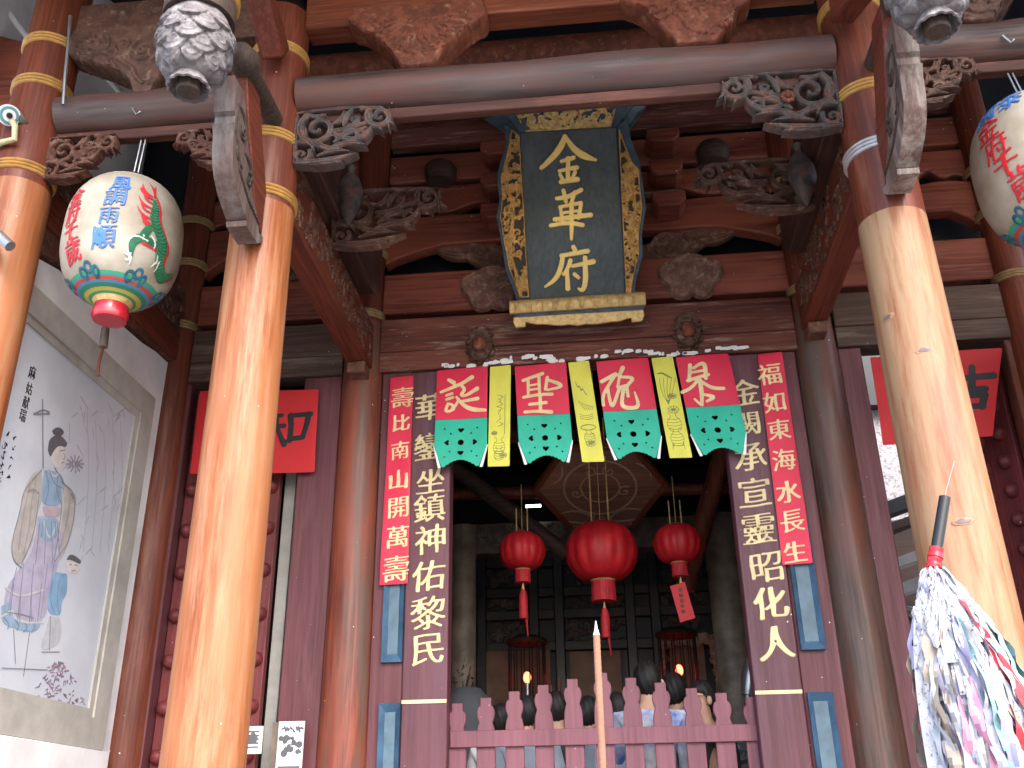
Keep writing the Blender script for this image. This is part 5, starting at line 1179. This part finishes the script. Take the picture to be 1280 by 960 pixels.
G = MB(); G.tube([at(129, 434, 4.6), at(124, 452, 4.6), at(122, 470, 4.6)], .008, 6); G.tube([at(133, 396, 4.6), at(132, 410, 4.6)], .004, 6); obj('cord', G, M_redcol, t)
# ================================================================ inside the hall
def interior_beam(p0, p1, Y, r, mat, label):
    a, b = at(*p0, Y), at(*p1, Y); d = (b - a) / np.linalg.norm(b - a); G = MB(); G.tube([a - d * .6, b + d * .6], r, 16); solo('hall_beam', G, mat, label, 'beam', 'round beams inside the hall')
interior_beam((566, 618), (914, 610), 8.3, .055, M_redcol, 'red round rail beam behind the hexagonal board')
interior_beam((566, 545), (914, 532), 8.6, .09, M_redcol, 'dark red round beam high in the hall behind the paper banners')
interior_beam((575, 590), (640, 640), 8.0, .07, M_dark, 'slanting dark brace inside the hall at the left of the doorway')
interior_beam((905, 560), (880, 650), 8.0, .08, M_redcol, 'slanting red brace inside the hall at the right of the doorway')
# carved front of the shrine
zt, zb = at(600, 655, 9.0)[2], at(600, 692, 9.0)[2]
t = thing('shrine_beam', 'dusty carved beam across the shrine front behind the red lanterns', 'beam', (0, 9, zb))
G = MB(); G.box((-2.2, 9.0, zb), (2.0, 9.2, zt)); obj('beam', G, M_pale, t, bevel=.01)
P = [(-1.25, zb + .02), (.1, zb + .02), (.1, zt - .02), (-1.25, zt - .02)]
G = MB(); carve(G, scrolls(P, 26, 5, .06, .015), facade(8.998), .009, clip=P, thick=.003); obj('carved_face', G, M_pale, t)
for x0, x1, mat, lb in ((at(562, 800, 8.4)[0], at(594, 800, 8.4)[0], M_pale, 'dusty pale pillar inside the doorway at the left'), (at(893, 800, 8.4)[0], at(938, 800, 8.4)[0], M_pale, 'dusty pale pillar inside the doorway at the right')):
    G = MB(); G.tube([((x0 + x1) / 2, 8.45, .9), ((x0 + x1) / 2, 8.45, zb + .1)], (x1 - x0) / 2, 28); solo('hall_pillar', G, mat, lb, 'pillar', 'pale pillars inside the hall')
t = thing('altar_screen', 'dark carved altar screen with tan panels at the back of the hall', 'screen', (0, 10.2, .9))
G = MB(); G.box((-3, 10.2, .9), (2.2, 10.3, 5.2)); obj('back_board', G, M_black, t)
for px in (602, 668, 700, 790, 822, 905):
    a = at(px, 800, 10.1); G = MB(); G.box((a[0] - .05, 10.09, .9), (a[0] + .05, 10.19, 4.6)); obj('post', G, plain('blue_black_wood', (.020, .022, .028), .4, .2, 5), t, bevel=.01)
for py in (700, 738, 766, 806):
    a = at(750, py, 10.15); G = MB(); G.box((-1.9, 10.12, a[2] - .05), (1.9, 10.185, a[2] + .05)); obj('rail', G, plain('grey_black_wood', (.032, .030, .030), .45, .25, 5), t, bevel=.01)
for (x0, y0, x1, y1) in ((608, 815, 690, 900), (712, 815, 780, 900), (836, 806, 888, 900)):
    a, b = at(x0, y0, 10.05), at(x1, y1, 10.05); G = MB(); G.box((a[0], 10.04, b[2]), (b[0], 10.08, a[2])); obj('tan_panel', G, M_tan, t)
M_altar = plain('dim_altar_carving', (.075, .058, .046), .5, .35, 20)
for k, (x0, y0, x1, y1) in enumerate(((606, 706, 664, 734), (706, 706, 786, 734), (826, 704, 900, 732), (606, 742, 664, 762), (706, 742, 786, 762), (826, 740, 900, 760), (606, 770, 664, 802), (706, 770, 786, 802), (826, 768, 890, 796))):
    pA, pB = facade(10.19).uv(x0, y0), facade(10.19).uv(x1, y1); Q = [pA, (pB[0], pA[1]), pB, (pA[0], pB[1])]
    G = MB(); carve(G, scrolls(Q, 14, 40 + k, .055, .016), facade(10.19), .011, clip=Q, thick=.01); obj('carved_panel', G, M_altar, t)
for k, px in enumerate((690, 700)):
    cc_ = at(px, 880 - k * 10, 9.6); G = MB(); G.lathe([(.04, -.5), (.015, -.45), (.015, 0), (.03, .01), (.012, .02), (.012, .17), (.0, .175)], tuple(cc_), 12); solo('candle', G, M_pale, 'pale candle on a stick at the altar, %s of the pair left of the incense' % ('left' if k == 0 else 'right'), 'candle', 'candles on the altar')
S = []
rg = random.Random(2)
for k in range(14): S.append(spiral(*facade(10.0).uv(828 + k * 5.2, 800 + rg.uniform(-3, 3)), .05, 1.2, rg.uniform(0, 6), .016, .01))
for k in range(9): S.append(spiral(*facade(10.0).uv(892 + k * 1.2, 806 + k * 9), .045, 1.2, rg.uniform(0, 6), .016, .01)); S.append(spiral(*facade(10.0).uv(829, 806 + k * 9), .045, 1.2, rg.uniform(0, 6), .016, .01))
G = MB(); carve(G, S, facade(10.0), .011, thick=.03); obj('beaded_frame', G, plain('pale_bead_gilt', (.34, .28, .22), .35, .3, 30), t)
M_redlamp = plain('red_electric_candle', (.5, .02, .01), .4, emit=(1.0, .05, .02), estr=4.0)
for px, py, lb in ((659, 847, 'left'), (849, 838, 'right')):
    c = at(px, py, 9.4); t = thing('altar_lamp', 'caged lamp with a glowing red bulb on the %s of the altar' % lb, 'lamp', c, 'caged red altar lamps')
    G = MB(); G.ball(c, .035, 14, 10, (1, 1, 1.5)); obj('glowing_bulb', G, M_redlamp, t)
    G = MB(); G.tube([c + np.array([0, 0, -.05]), c + np.array([0, 0, -.3])], [.03, .035], 12); obj('socket', G, M_metal, t)
    G = MB()
    for k in range(14):
        a = k * 6.283 / 14; G.tube([c + np.array([.17 * math.cos(a), .17 * math.sin(a), -.35]), c + np.array([.17 * math.cos(a), .17 * math.sin(a), .30])], .006, 5)
    obj('cage', G, M_black, t)
    G = MB(); G.lathe([(.18, .3), (.2, .31), (.19, .34), (.1, .38)], tuple(c), 24); obj('cap', G, M_dark, t)
    G = MB(); G.lathe([(.18, -.38), (.2, -.36), (.18, -.34)], tuple(c), 24); obj('base_ring', G, M_dark, t)
a, b = at(657, 633, 8.9), at(676, 632, 8.9); G = MB(); G.tube([a, b], .012, 10); solo('strip_light', G, plain('white_strip_light', (.9, .9, .9), .5, emit=(1, 1, 1), estr=2.5), 'small lit white strip light above the carved shrine beam', 'lamp')

# hexagonal board hanging above the lanterns
HO = at(750, 610, 7.8); th = math.radians(28)
HP = Plane(HO, (1, 0, 0), (0, -math.cos(th), math.sin(th)))     # v points up and towards the camera
t = thing('hexagonal_board', 'brown hexagonal board with a scrolled ring design above the red lanterns', 'ceiling board', HO)
Rh = .545
hx = [(Rh * math.cos(k * math.pi / 3), Rh * .95 * math.sin(k * math.pi / 3)) for k in range(6)]
G = MB(); G.prism(hx, HP.p(0, 0, -.05), HP.U, HP.V, HP.N, .05); obj('board', G, wood('hex_board_wood', (.21, .095, .06), (.15, .062, .042), 'X', .5), t, bevel=.006)
G = MB(); carve(G, [[(a * .985, b * .985, .026) for a, b in hx + hx[:1]]], HP, .009, thick=.03); obj('rim', G, M_redcol, t)
S = [[(.30 * math.cos(a), .30 * math.sin(a), .009) for a in np.linspace(0, 6.28, 50)], [(.16 * math.cos(a), .16 * math.sin(a), .007) for a in np.linspace(0, 6.28, 40)]]
for s in (1, -1):
    S += [leaf(s * .06, -.36, s * .36, -.28, .012, s * .2), leaf(s * .1, -.39, s * .38, -.33, .01, -s * .1), [(s * .05, -.30, .009), (s * .09, -.38, .008), (s * .04, -.43, .008), (s * .02, -.35, .008)], leaf(s * .3, .26, s * .42, .05, .01, .2), spiral(s * .2, -.05, .06, 1.2, 1, .008, .006, sgn=s), spiral(s * .08, .18, .06, 1.2, 2, .008, .006, sgn=s)]
G = MB(); brush(G, S, HP, .006, h=.004, off=.001, sm=1); obj('scroll_design', G, plain('tan_line_paint', (.36, .22, .14), .5), t)

def cloth_lantern(px, py, Y, R, label, tail, rods=.2):
    c = at(px, py, Y); k = R / .28
    t = thing('red_lantern', label, 'lantern', c, 'round red cloth lanterns in the doorway')
    G = MB(); n = 28; pr = [(R * (math.sin(math.pi * (i + .0) / n)) ** .72 if 0 < i < n else .001, -R * .84 * math.cos(math.pi * i / n)) for i in range(n + 1)]
    pr = [(max(r, R * .3), z) for r, z in pr][3:-3]
    G.lathe(pr, tuple(c), 112, rfun=lambda a, z: 1 - .045 * abs(math.sin(a * 7)) ** 3 * max(0, 1 - (z / (R * .9)) ** 2)); obj('cloth_body', G, M_lampred, t, ang=60)
    G = MB(); G.lathe([(R * .34, R * .72), (R * .33, R * .80), (R * .2, R * .88), (.0, R * .9)], tuple(c), 28); obj('gilt_cap', G, M_goldpale, t)
    G = MB(); G.lathe([(R * .34, -R * .70), (R * .35, -R * .80), (R * .31, -R * .84)], tuple(c), 28, cap=False); obj('gilt_ring', G, M_goldpale, t)
    G = MB(); G.lathe([(R * .31, -R * .80), (R * .33, -R * 1.0), (R * .33, -R * 1.38), (R * .30, -R * 1.38)], tuple(c), 72, rfun=lambda a, z: 1 + .02 * math.sin(a * 30)); obj('fringe', G, M_lampred2, t)
    G = MB()
    for s in (-1, 1): G.tube([c + np.array([s * R * .24, 0, R * .8]), c + np.array([s * R * .24, 0, R * .8 + rods])], .005 * k + .002, 6)
    G.tube([c + np.array([0, 0, R * .8]), c + np.array([0, 0, R * .8 + rods * 2.0])], .003, 6); obj('hanging_rod', G, M_goldpale, t)
    G = MB(); b = c + np.array([0, 0, -R * 1.38]); G.tube([b, b + np.array([0, 0, -.05])], [.004, .012], 8); obj('gilt_bead', G, M_goldpale, t)
    G = MB()
    if tail == 'tag':
        ax = (np.array([.97, 0, .25]), np.array([0, 1, 0]), np.array([-.2, 0, 1.0])); G.obox(b + np.array([0, 0, -.19]), ax, (.115, .008, .27)); obj('red_tag', G, M_redpaper2, t)
        G = MB()
        for q in range(5): G.obox(b + np.array([-.01 + .01 * q * .2, -.006, -.10 - .04 * q]), ax, (.03, .003, .025))
        obj('ink_lettering', G, M_redink if False else M_carvered, t)
    else:
        G.tube([b + np.array([0, 0, -.05]), b + np.array([0, 0, -.10]), b + np.array([0, 0, -.27])], [.018, .032, .034], 20); G.tube([b + np.array([.02, 0, -.26]), b + np.array([.03, 0, -.40])], [.010, .004], 6); obj('tassel', G, M_lampred2, t)
cloth_lantern(653, 689, 7.4, .178, 'smaller red lantern at the left with a thin tassel', 'tassel')
cloth_lantern(752, 690, 7.5, .278, 'large red lantern in the middle under the hexagonal board', 'tassel', .9)
cloth_lantern(847, 680, 7.4, .182, 'smaller red lantern at the right with a rectangular red tag', 'tag')

# fence of shaped pickets across the doorway
t = thing('picket_fence', 'mauve pink picket fence with vase shaped picket tops across the doorway', 'fence', (XC, 6.5, .9))
pf = facade(6.40); cxs = [571.5, 607, 642.5, 678.6, 715, 752, 788, 825, 864, 901, 939]; tops = [879, 872, 864, 856, 848.5, 841, 847, 853, 860, 866, 871]
for px, py in zip(cxs, tops):
    u, v = pf.uv(px, py)
    w = .058
    prof = [(.035, 0), (.034, -.050), (.045, -.054), (.054, -.075), (.056, -.095), (.053, -.118), (.043, -.145), (.042, -.152), (.050, -.172), (.056, -.205), (.058, -.26), (.058, -(v - .95))]
    P = [(u + a, v + b) for a, b in prof] + [(u - a, v + b) for a, b in prof[::-1]]
    G = MB(); G.prism(P, (0, 6.40, 0), (1, 0, 0), (0, 0, 1), (0, -1, 0), -.035); obj('picket', G, M_fence, t, bevel=.005)
for za, zb_ in ((pf.uv(752, 910)[1], pf.uv(752, 931)[1]), (1.35, 1.24)):
    G = MB(); G.box((-1.005, 6.375, zb_), (.865, 6.397, za)); obj('rail', G, M_fence, t, bevel=.004)

# ================================================================ people inside
def cloth(nm, c, c2=None, sc=6): return plain('cloth_' + nm, c, .8, .08, sc, c2=c2)
def skin_mesh(name, verts, edges, radii, mat, parent, root=0, sub=2):
    o0 = ORG[parent.name]; me = bpy.data.meshes.new(name); me.from_pydata([tuple(np.array(v) - o0) for v in verts], edges, []); me.update()
    o = bpy.data.objects.new(name, me); COL.objects.link(o); o.parent = parent; ORG[o.name] = o0
    md = o.modifiers.new('skin', 'SKIN'); md.use_smooth_shade = True; md.use_x_symmetry = False
    for i, r in enumerate(radii):
        s = me.skin_vertices[0].data[i]; s.radius = r if hasattr(r, '__len__') else (r, r); s.use_root = (i == root)
    sb = o.modifiers.new('sub', 'SUBSURF'); sb.levels = sub; sb.render_levels = sub
    me.materials.append(mat); return o
def person(x, y, face, h, shirt, label, trousers=None, hair='short', glasses=False, stoop=0.0):
    z0 = .9; k = h / 1.7
    t = thing('person', label, 'person', (x, y, z0), 'people in the hall behind the fence')
    F = np.array([math.cos(face), math.sin(face), 0]); L = np.array([-F[1], F[0], 0]); Zv = np.array([0, 0, 1.0]); B = np.array([x, y, z0])
    def p(f, l, z): return B + F * (f + stoop * max(0, z - .9)) * k + L * l * k + Zv * z * k
    V = [p(0, 0, .95), p(.0, 0, 1.15), p(-.01, 0, 1.32), p(0, 0, 1.45), p(.02, 0, 1.53), p(.03, 0, 1.60), p(.025, 0, 1.68)]
    E = [(0, 1), (1, 2), (2, 3), (3, 4), (4, 5), (5, 6)]; R = [.13, .13, .15, .052, .066, .092, .07]
    for s in (1, -1):
        b = len(V); V += [p(0, s * .18, 1.38), p(-.02, s * .22, 1.12), p(.10, s * .20, .93), p(.19, s * .17, .90), p(0, s * .09, .85), p(.02, s * .10, .48), p(0, s * .10, .08), p(.12, s * .11, .04)]
        E += [(2, b), (b, b + 1), (b + 1, b + 2), (b + 2, b + 3), (0, b + 4), (b + 4, b + 5), (b + 5, b + 6), (b + 6, b + 7)]; R += [.06, .047, .036, .03, .085, .06, .042, .035]
        for q in range(4): bb = len(V); V += [p(.24, s * (.19 - .02 * q), .89), p(.28, s * (.185 - .018 * q), .865)]; E += [(b + 3, bb), (bb, bb + 1)]; R += [.009, .008]
        bb = len(V); V += [p(.22, s * .14, .885), p(.25, s * .135, .86)]; E += [(b + 3, bb), (bb, bb + 1)]; R += [.010, .009]
    V += [p(.115, 0, 1.60)]; E += [(5, len(V) - 1)]; R += [.014]
    skin_mesh('body', V, E, [r * k for r in R], M_skin, t)
    V = [p(0, 0, .92), p(0, 0, 1.15), p(-.01, 0, 1.34), p(.0, 0, 1.42)]; E = [(0, 1), (1, 2), (2, 3)]; R = [(.165, .15), (.16, .15), (.175, .15), (.09, .09)]
    for s in (1, -1):
        b = len(V); V += [p(0, s * .19, 1.37), p(-.02, s * .23, 1.14), p(.05, s * .215, 1.02)]; E += [(2, b), (b, b + 1), (b + 1, b + 2)]; R += [(.088, .088), (.068, .068), (.064, .064)]
    skin_mesh('shirt', V, E, [(a * k, c * k) for a, c in R], shirt, t)
    V = [p(0, 0, .94)]; E = []; R = [.15]
    for s in (1, -1):
        b = len(V); V += [p(0, s * .09, .85), p(.02, s * .10, .48), p(0, s * .10, .10)]; E += [(0, b), (b, b + 1), (b + 1, b + 2)]; R += [.105, .078, .065]
    skin_mesh('trousers', V, E, [r * k for r in R], trousers or cloth('dark_trousers', (.03, .03, .04)), t)
    c = p(.004, 0, 1.632); n, m_ = 56, 26; vs = []; rg = random.Random(int(x * 100)); q0 = [rg.uniform(0, 6) for _ in range(3)]
    for i in range(m_ + 1):
        ph = math.pi * i / m_
        for q in range(n):
            a = 2 * math.pi * q / n; cf, cl, up = math.sin(ph) * math.cos(a), math.sin(ph) * math.sin(a), math.cos(ph)
            low = (-.95 if hair == 'short' else -1.6); lim = .30 if cf > .45 else .30 + (low - .30) * min(1, (.45 - cf) / .75)
            r = 1 + .025 * math.sin(a * 9 + q0[0] + up * 4) + .02 * math.sin(a * 23 + up * 9 + q0[1]) + .03 * rg.random()
            if up < lim: r *= .62
            if hair == 'long' and up < -.2 and cf < .2: up = up * 2.0; r *= 1.05
            vs.append(c + (F * cf * .104 + L * cl * .088 + Zv * up * .116) * r * k)
    G = MB(); G.add(vs, [(i * n + q, i * n + (q + 1) % n, (i + 1) * n + (q + 1) % n, (i + 1) * n + q) for i in range(m_) for q in range(n)])
    obj('hair', G, M_hair, t, ang=80)
    G = MB()
    for s in (1, -1): G.ball(p(.098, s * .034, 1.625), .011 * k, 10, 6)
    obj('eyes', G, M_black, t)
    G = MB(); G.ball(p(.095, 0, 1.555), .02 * k, 12, 6, (.5, 1, .35)); obj('mouth', G, plain('lips', (.28, .10, .09), .5), t)
    G = MB()
    for s in (1, -1): G.ball(p(.02, s * .095, 1.60), .028 * k, 10, 6, (.7, .5, 1.1))
    obj('ears', G, M_skin, t)
    if glasses:
        G = MB()
        for s in (1, -1):
            q = [p(.118, s * .034 + .026 * math.cos(a), 1.625 + .02 * math.sin(a)) for a in np.linspace(0, 6.283, 14)]; G.tube(q, .003, 5, cap=False); G.tube([p(.115, s * .06, 1.63), p(.0, s * .10, 1.63)], .003, 5)
        obj('glasses', G, M_blackpl, t)
def head_at(px, py, Y, face, shirt, label, **kw):
    c = at(px, py, Y); h = (c[2] - .9) / 1.63 * 1.7; person(c[0], Y, face, h, shirt, label, **kw)
BK = math.pi / 2
pw = cloth('white_shirt', (.62, .64, .68)); pbw = cloth('blue_white_shirt', (.06, .12, .40), (.6, .62, .66), 7); pdk = cloth('dark_jacket', (.028, .028, .032)); plb = cloth('pale_blue_shirt', (.42, .50, .62)); pgr = cloth('grey_jacket', (.06, .065, .075))
head_at(809, 849, 6.8, BK, pbw, 'person seen from behind in a blue and white top, the tallest head over the fence')
head_at(843, 862, 7.1, BK - .4, pw, 'person in a white shirt just right of the tallest head, turned away')
head_at(879, 872, 6.8, math.pi + .55, pdk, 'person in glasses and a dark jacket facing left over the fence', glasses=True)
head_at(771, 886, 6.85, BK + .3, plb, 'person with long dark hair and a pale blue top, right of the incense stick', hair='long')
head_at(735, 890, 7.1, BK - .2, pgr, 'person with dark hair behind the fence, left of the incense stick')
head_at(695, 884, 7.1, BK, pdk, 'person in a dark top between the fourth and fifth fence pickets from the left')
head_at(658, 890, 6.85, BK + .2, plb, 'person in a pale blue top between the third and fourth fence pickets from the left')
head_at(626, 899, 7.0, BK - .1, pw, 'person in a white top between the second and third fence pickets from the left')
# small things behind the fence
c = at(577, 862, 8.0); t = thing('dried_plant', 'dark dried flower arrangement beside the left hall pillar', 'plant', c - np.array([0, 0, .3])); rg = random.Random(9)
G = MB()
for k in range(26):
    d = np.array([rg.uniform(-.13, .13), rg.uniform(-.1, .1), rg.uniform(-.2, .22)]); G.tube([c - np.array([0, 0, .35]), c + d * .5 - np.array([0, 0, .08]), c + d], .004, 5)
obj('stems', G, M_dark, t)
G = MB()
for k in range(90):
    d = np.array([rg.uniform(-.13, .13), rg.uniform(-.1, .1), rg.uniform(-.2, .22)]); a = np.array([rg.gauss(0, 1) for _ in range(3)]); a /= np.linalg.norm(a); b = np.cross(a, [0, 0, 1.0]); q = c + d; G.add([q, q + a * .025 + b * .012, q + a * .05, q + a * .025 - b * .012], [(0, 1, 2, 3)])
obj('leaves', G, plain('dusty_dark_leaves', (.10, .055, .05), .6, .3, 40), t, flat=True)
c = at(584, 896, 7.6); G = MB(); G.lathe([(.0, .22), (.10, .20), (.17, .12), (.20, 0), (.2, -.5), (.0, -.5)], tuple(c), 28); solo('dark_drum', G, pgr, 'grey domed object behind the leftmost fence picket', 'dome')
c = at(938, 848, 7.6); G = MB(); G.tube([c + np.array([-.03, 0, -.12]), c + np.array([0, 0, 0]), c + np.array([.03, 0, .13]), c + np.array([.04, 0, .2])], [.05, .07, .05, .01], 12); G.tube([c + np.array([-.03, 0, -.12]), (c[0] - .03, 7.6, .95)], .02, 8); solo('silver_ornament', G, M_metal, 'shiny silver ornament on a stand beside the right hall pillar', 'ornament')
c = at(905, 950, 6.9); t = thing('blue_bouquet', 'pale blue plastic bouquet at the fence foot, right side', 'bouquet', c - np.array([0, 0, .2])); rg = random.Random(3); G = MB()
for k in range(150):
    d = np.array([rg.uniform(-.22, .22), rg.uniform(-.1, .1), rg.uniform(-.16, .06)]); d[2] += .05 - abs(d[0]) * .2; a = np.array([rg.gauss(0, 1) for _ in range(3)]); a /= np.linalg.norm(a); b = np.cross(a, [0, .6, 1.0]); q = c + d; G.add([q, q + a * .02 + b * .025, q + a * .05, q + a * .02 - b * .025], [(0, 1, 2, 3)])
obj('petals', G, plain('pale_blue_plastic', (.30, .46, .52), .4, .2, 40), t, flat=True)
G = MB(); G.tube([c - np.array([0, 0, .1]), c - np.array([0, 0, .9])], [.1, .06], 16); obj('wrapper', G, M_white, t)

# ================================================================ foreground: incense and paper tasselled staff
c = at(745, 783, 2.5); t = thing('incense_stick', 'thick ribbed tan incense stick with an ashen tip in front of the fence', 'incense', (c[0], 2.5, 0.0))
r = .0086; G = MB(); n = 150; z1 = c[2] - .022; z0 = .75
G.lathe([(r * (1 + .055 * math.sin(i * 2.1)), z0 + (z1 - z0) * i / (n * 2)) for i in range(n * 2 + 1)], (c[0], 2.5, 0), 20); obj('stick', G, plain('tan_incense', (.27, .125, .075), .8, .1, 30), t)
G = MB(); G.lathe([(r * .98, z1), (r * .8, z1 + .006), (r * .4, z1 + .018), (r * .32, z1 + .026), (.0004, z1 + .036)], (c[0], 2.5, 0), 14); obj('ash_tip', G, M_white, t)
t = thing('incense_burner', 'bronze incense burner holding the thick incense stick', 'incense burner', (c[0], 2.5, 0)); t.location.z = 0
G = MB(); G.lathe([(.16, .0), (.2, .05), (.12, .2), (.16, .42), (.32, .6), (.36, .78), (.39, .82), (.36, .83), (.33, .78), (.0, .76)], (c[0], 2.5, .601 if False else .3), 40); G.v = [(a, b, min(z, 1.12)) for a, b, z in G.v]; G.v = [(a, b, z - .3) for a, b, z in G.v]
obj('bowl', G, plain('dark_bronze', (.07, .05, .035), .4, .2, 8, metal=.6), t)

YS = 1.75
pt, pbm = at(1181, 622, YS), at(1170, 690, YS)
ax = (pt - pbm) / np.linalg.norm(pt - pbm)
t = thing('tassel_staff', 'black tipped staff with a cone of white and coloured paper strips in the right foreground', 'ritual staff', (pbm[0], YS, 0))
rT = .0098
G = MB(); G.tube([pbm - ax * .02, pbm + ax * .012, pt], [rT * 1.08, rT, rT], 20, cap=False); G.tube([pt, pt - ax * .05], [rT * .8, rT * .8], 20, cap=False); G.add([pt + 0 * ax], []); obj('black_tube', G, M_blackpl, t)
G = MB(); n = 20
s1 = np.cross(ax, [0, 1.0, 0]); s1 /= np.linalg.norm(s1); s2 = np.cross(ax, s1)
ringv = [pt + rT * f * (math.cos(2 * math.pi * k / n) * s1 + math.sin(2 * math.pi * k / n) * s2) + ax * .0005 for f in (1.02, .78) for k in range(n)]
G.add(ringv, [(k, (k + 1) % n, n + (k + 1) % n, n + k) for k in range(n)]); obj('tube_rim', G, plain('worn_rim', (.25, .2, .2), .5), t)
G = MB(); G.tube([pt - ax * .03, pt + ax * .01, at(1193, 576, YS)], .0008, 6); obj('wire', G, M_metal, t)
G = MB(); q0 = pbm - ax * .03
for k in range(7): G.tube([q0 + ax * (.005 * k), q0 + ax * (.005 * k + .007)], [rT * (1.25 + .12 * math.sin(k * 2)), rT * (1.2 + .1 * math.cos(k * 3))], 16)
obj('red_tape', G, plain('red_tape', (.55, .02, .03), .3, .1, 20), t)
G = MB(); G.tube([q0 + ax * .02, (pbm[0] - .02, YS, .9), (pbm[0] - .05, YS, .002)], .009, 12); obj('pole', G, M_dark, t)
def printed():
    m, nt, b = nmat('printed_white_strip'); v = coords(nt, (1, 1, 1)); n = noise(nt, v, 130, 3, .7); w = noise(nt, v, 14, 2)
    c_ = ramp(nt, n, [(.36, (.07, .07, .09)), (.43, (.34, .33, .35))]); nt.links.new(c_, b.inputs['Base Color']); b.inputs['Roughness'].default_value = .6; return m
STR = [printed(), printed.__call__() if False else plain('strip_white', (.36, .35, .37), .6, .05), plain('strip_lavender', (.25, .235, .36), .6, .1, c2=(.31, .30, .38)), plain('strip_aqua', (.14, .28, .28), .6, .1, c2=(.20, .29, .29)), plain('strip_pink', (.36, .12, .20), .6, .15, c2=(.36, .23, .28)), plain('strip_grey', (.24, .24, .27), .6, .15, c2=(.30, .30, .33)), plain('strip_red', (.50, .02, .03), .6, .1), plain('strip_beige', (.29, .24, .19), .6, .15)]
WT = [0] * 16 + [1] * 20 + [2] * 19 + [3] * 15 + [4] * 15 + [5] * 4 + [6] * 5 + [7] * 7
rg = random.Random(33); rg.shuffle(WT)
top = q0 + np.array([0.0, 0, .0])
def cone(s): return (.010 + .088 * (1 - math.exp(-s * 6.5)) + .03 * s)
DRIFT = np.array([.115, 0, -.985])
for k in range(96):
    mat = STR[WT[k]]
    phi = rg.uniform(math.pi * .95, 2.05 * math.pi) if k % 4 else rg.uniform(0, math.pi)      # most strips hang on the side towards the courtyard
    lay = rg.uniform(.86, 1.08); tier_ = k % 3
    start = (.0, .085, .20)[tier_] * rg.uniform(.7, 1.3); L = rg.uniform(.16, .34) if tier_ < 2 else rg.uniform(.3, .55); w = rg.uniform(.009, .022); ns = 30
    vs = []; ph = [rg.uniform(0, 6) for _ in range(5)]; wob = rg.uniform(.6, 1.6)
    rad0 = np.array([math.cos(phi), math.sin(phi), 0]); tan = np.array([-math.sin(phi), math.cos(phi), 0]); lean = rg.gauss(0, .10)
    for i in range(ns + 1):
        s = start + L * i / ns; f = i / ns
        R = cone(s) * lay * (1 + .10 * f * math.sin(ph[4]))
        cen = top + rad0 * R * np.array([1, .8, 1]) + DRIFT * s + tan * (lean * f * .12 + .005 * math.sin(s * 26 + ph[0])) + rad0 * wob * (.003 * math.sin(s * 55 + ph[2]) + .002 * math.sin(s * 131 + ph[3]))
        tw = .45 * math.sin(s * 11 + ph[3]) + .4 * math.sin(s * 37 + ph[0]) + .25 * math.sin(s * 90 + ph[1]); d = tan * math.cos(tw) + rad0 * math.sin(tw); ww = w * (1 + .18 * math.sin(s * 33 + ph[1])) * min(1, .3 + i / 6)
        vs += [cen - d * ww / 2 + rad0 * .002 * math.sin(s * 120 + ph[4]), cen + rad0 * (.004 * math.sin(s * 75 + ph[2])), cen + d * ww / 2 + rad0 * .002 * math.sin(s * 105 + ph[1])]
    G = MB(); G.add(vs, [f for i in range(ns) for f in ((3 * i, 3 * i + 1, 3 * i + 4, 3 * i + 3), (3 * i + 1, 3 * i + 2, 3 * i + 5, 3 * i + 4))]); obj('paper_strip', G, mat, t, ang=20)
G = MB(); vs = []; n = 40
G.add([top + np.array([cone(s) * .80 * math.cos(2 * math.pi * k / n), cone(s) * .64 * math.sin(2 * math.pi * k / n), 0]) * (1 + .06 * math.sin(k * 2.9 + s * 30)) + DRIFT * s for s in np.linspace(.02, .7, 24) for k in range(n)], [(i * n + k, i * n + (k + 1) % n, (i + 1) * n + (k + 1) % n, (i + 1) * n + k) for i in range(23) for k in range(n)]); obj('core_cone', G, STR[2], t, ang=25)  # pale core added to fill the black gaps between the paper strips
# crumpled printed hood over the head of the cone
n = 90; m_ = 24; vs = []
for i in range(m_ + 1):
    for k in range(n):
        a = 2 * math.pi * k / n; s = (.005 + .105 * i / m_) * (1 + (.22 * math.sin(a * 5 + 1) + .12 * math.sin(a * 13)) * (i / m_) ** 2)
        R = (cone(s) + .004) * (1 + .05 * math.sin(a * 9 + s * 40) * (i / m_) + .03 * math.sin(a * 17 - s * 70)) + .003 * math.sin(a * 31 + i)
        vs.append(top + np.array([R * math.cos(a), R * .8 * math.sin(a), 0]) + DRIFT * s)
G = MB(); G.add(vs, [(i * n + k, i * n + (k + 1) % n, (i + 1) * n + (k + 1) % n, (i + 1) * n + k) for i in range(m_) for k in range(n)]); obj('printed_hood', G, STR[0], t, ang=25)
# long white written strip along the left edge
vs = []; ns = 40
for i in range(ns + 1):
    s = .03 + .62 * i / ns; R = cone(s) + .004; a = math.pi * 1.08
    c_ = top + np.array([R * math.cos(a), R * .8 * math.sin(a), 0]) + np.array([.09, 0, -.99]) * s; d = np.array([.75, -.65, 0]); w = .022 * min(1, .3 + i / 5)
    vs += [c_ - d * w * .3, c_ + d * w * .7 + np.array([0, -.002 * math.sin(i * 1.3), 0])]
G = MB(); G.add(vs, [(2 * i, 2 * i + 1, 2 * i + 3, 2 * i + 2) for i in range(ns)]); obj('written_strip', G, STR[0], t, ang=25)
d_ = [l for l in set(LABELS) if LABELS.count(l) > 1]
if d_: print('DUP LABELS', d_)
print('long', [l for l in LABELS if not 4 <= len(l.split()) <= 16])
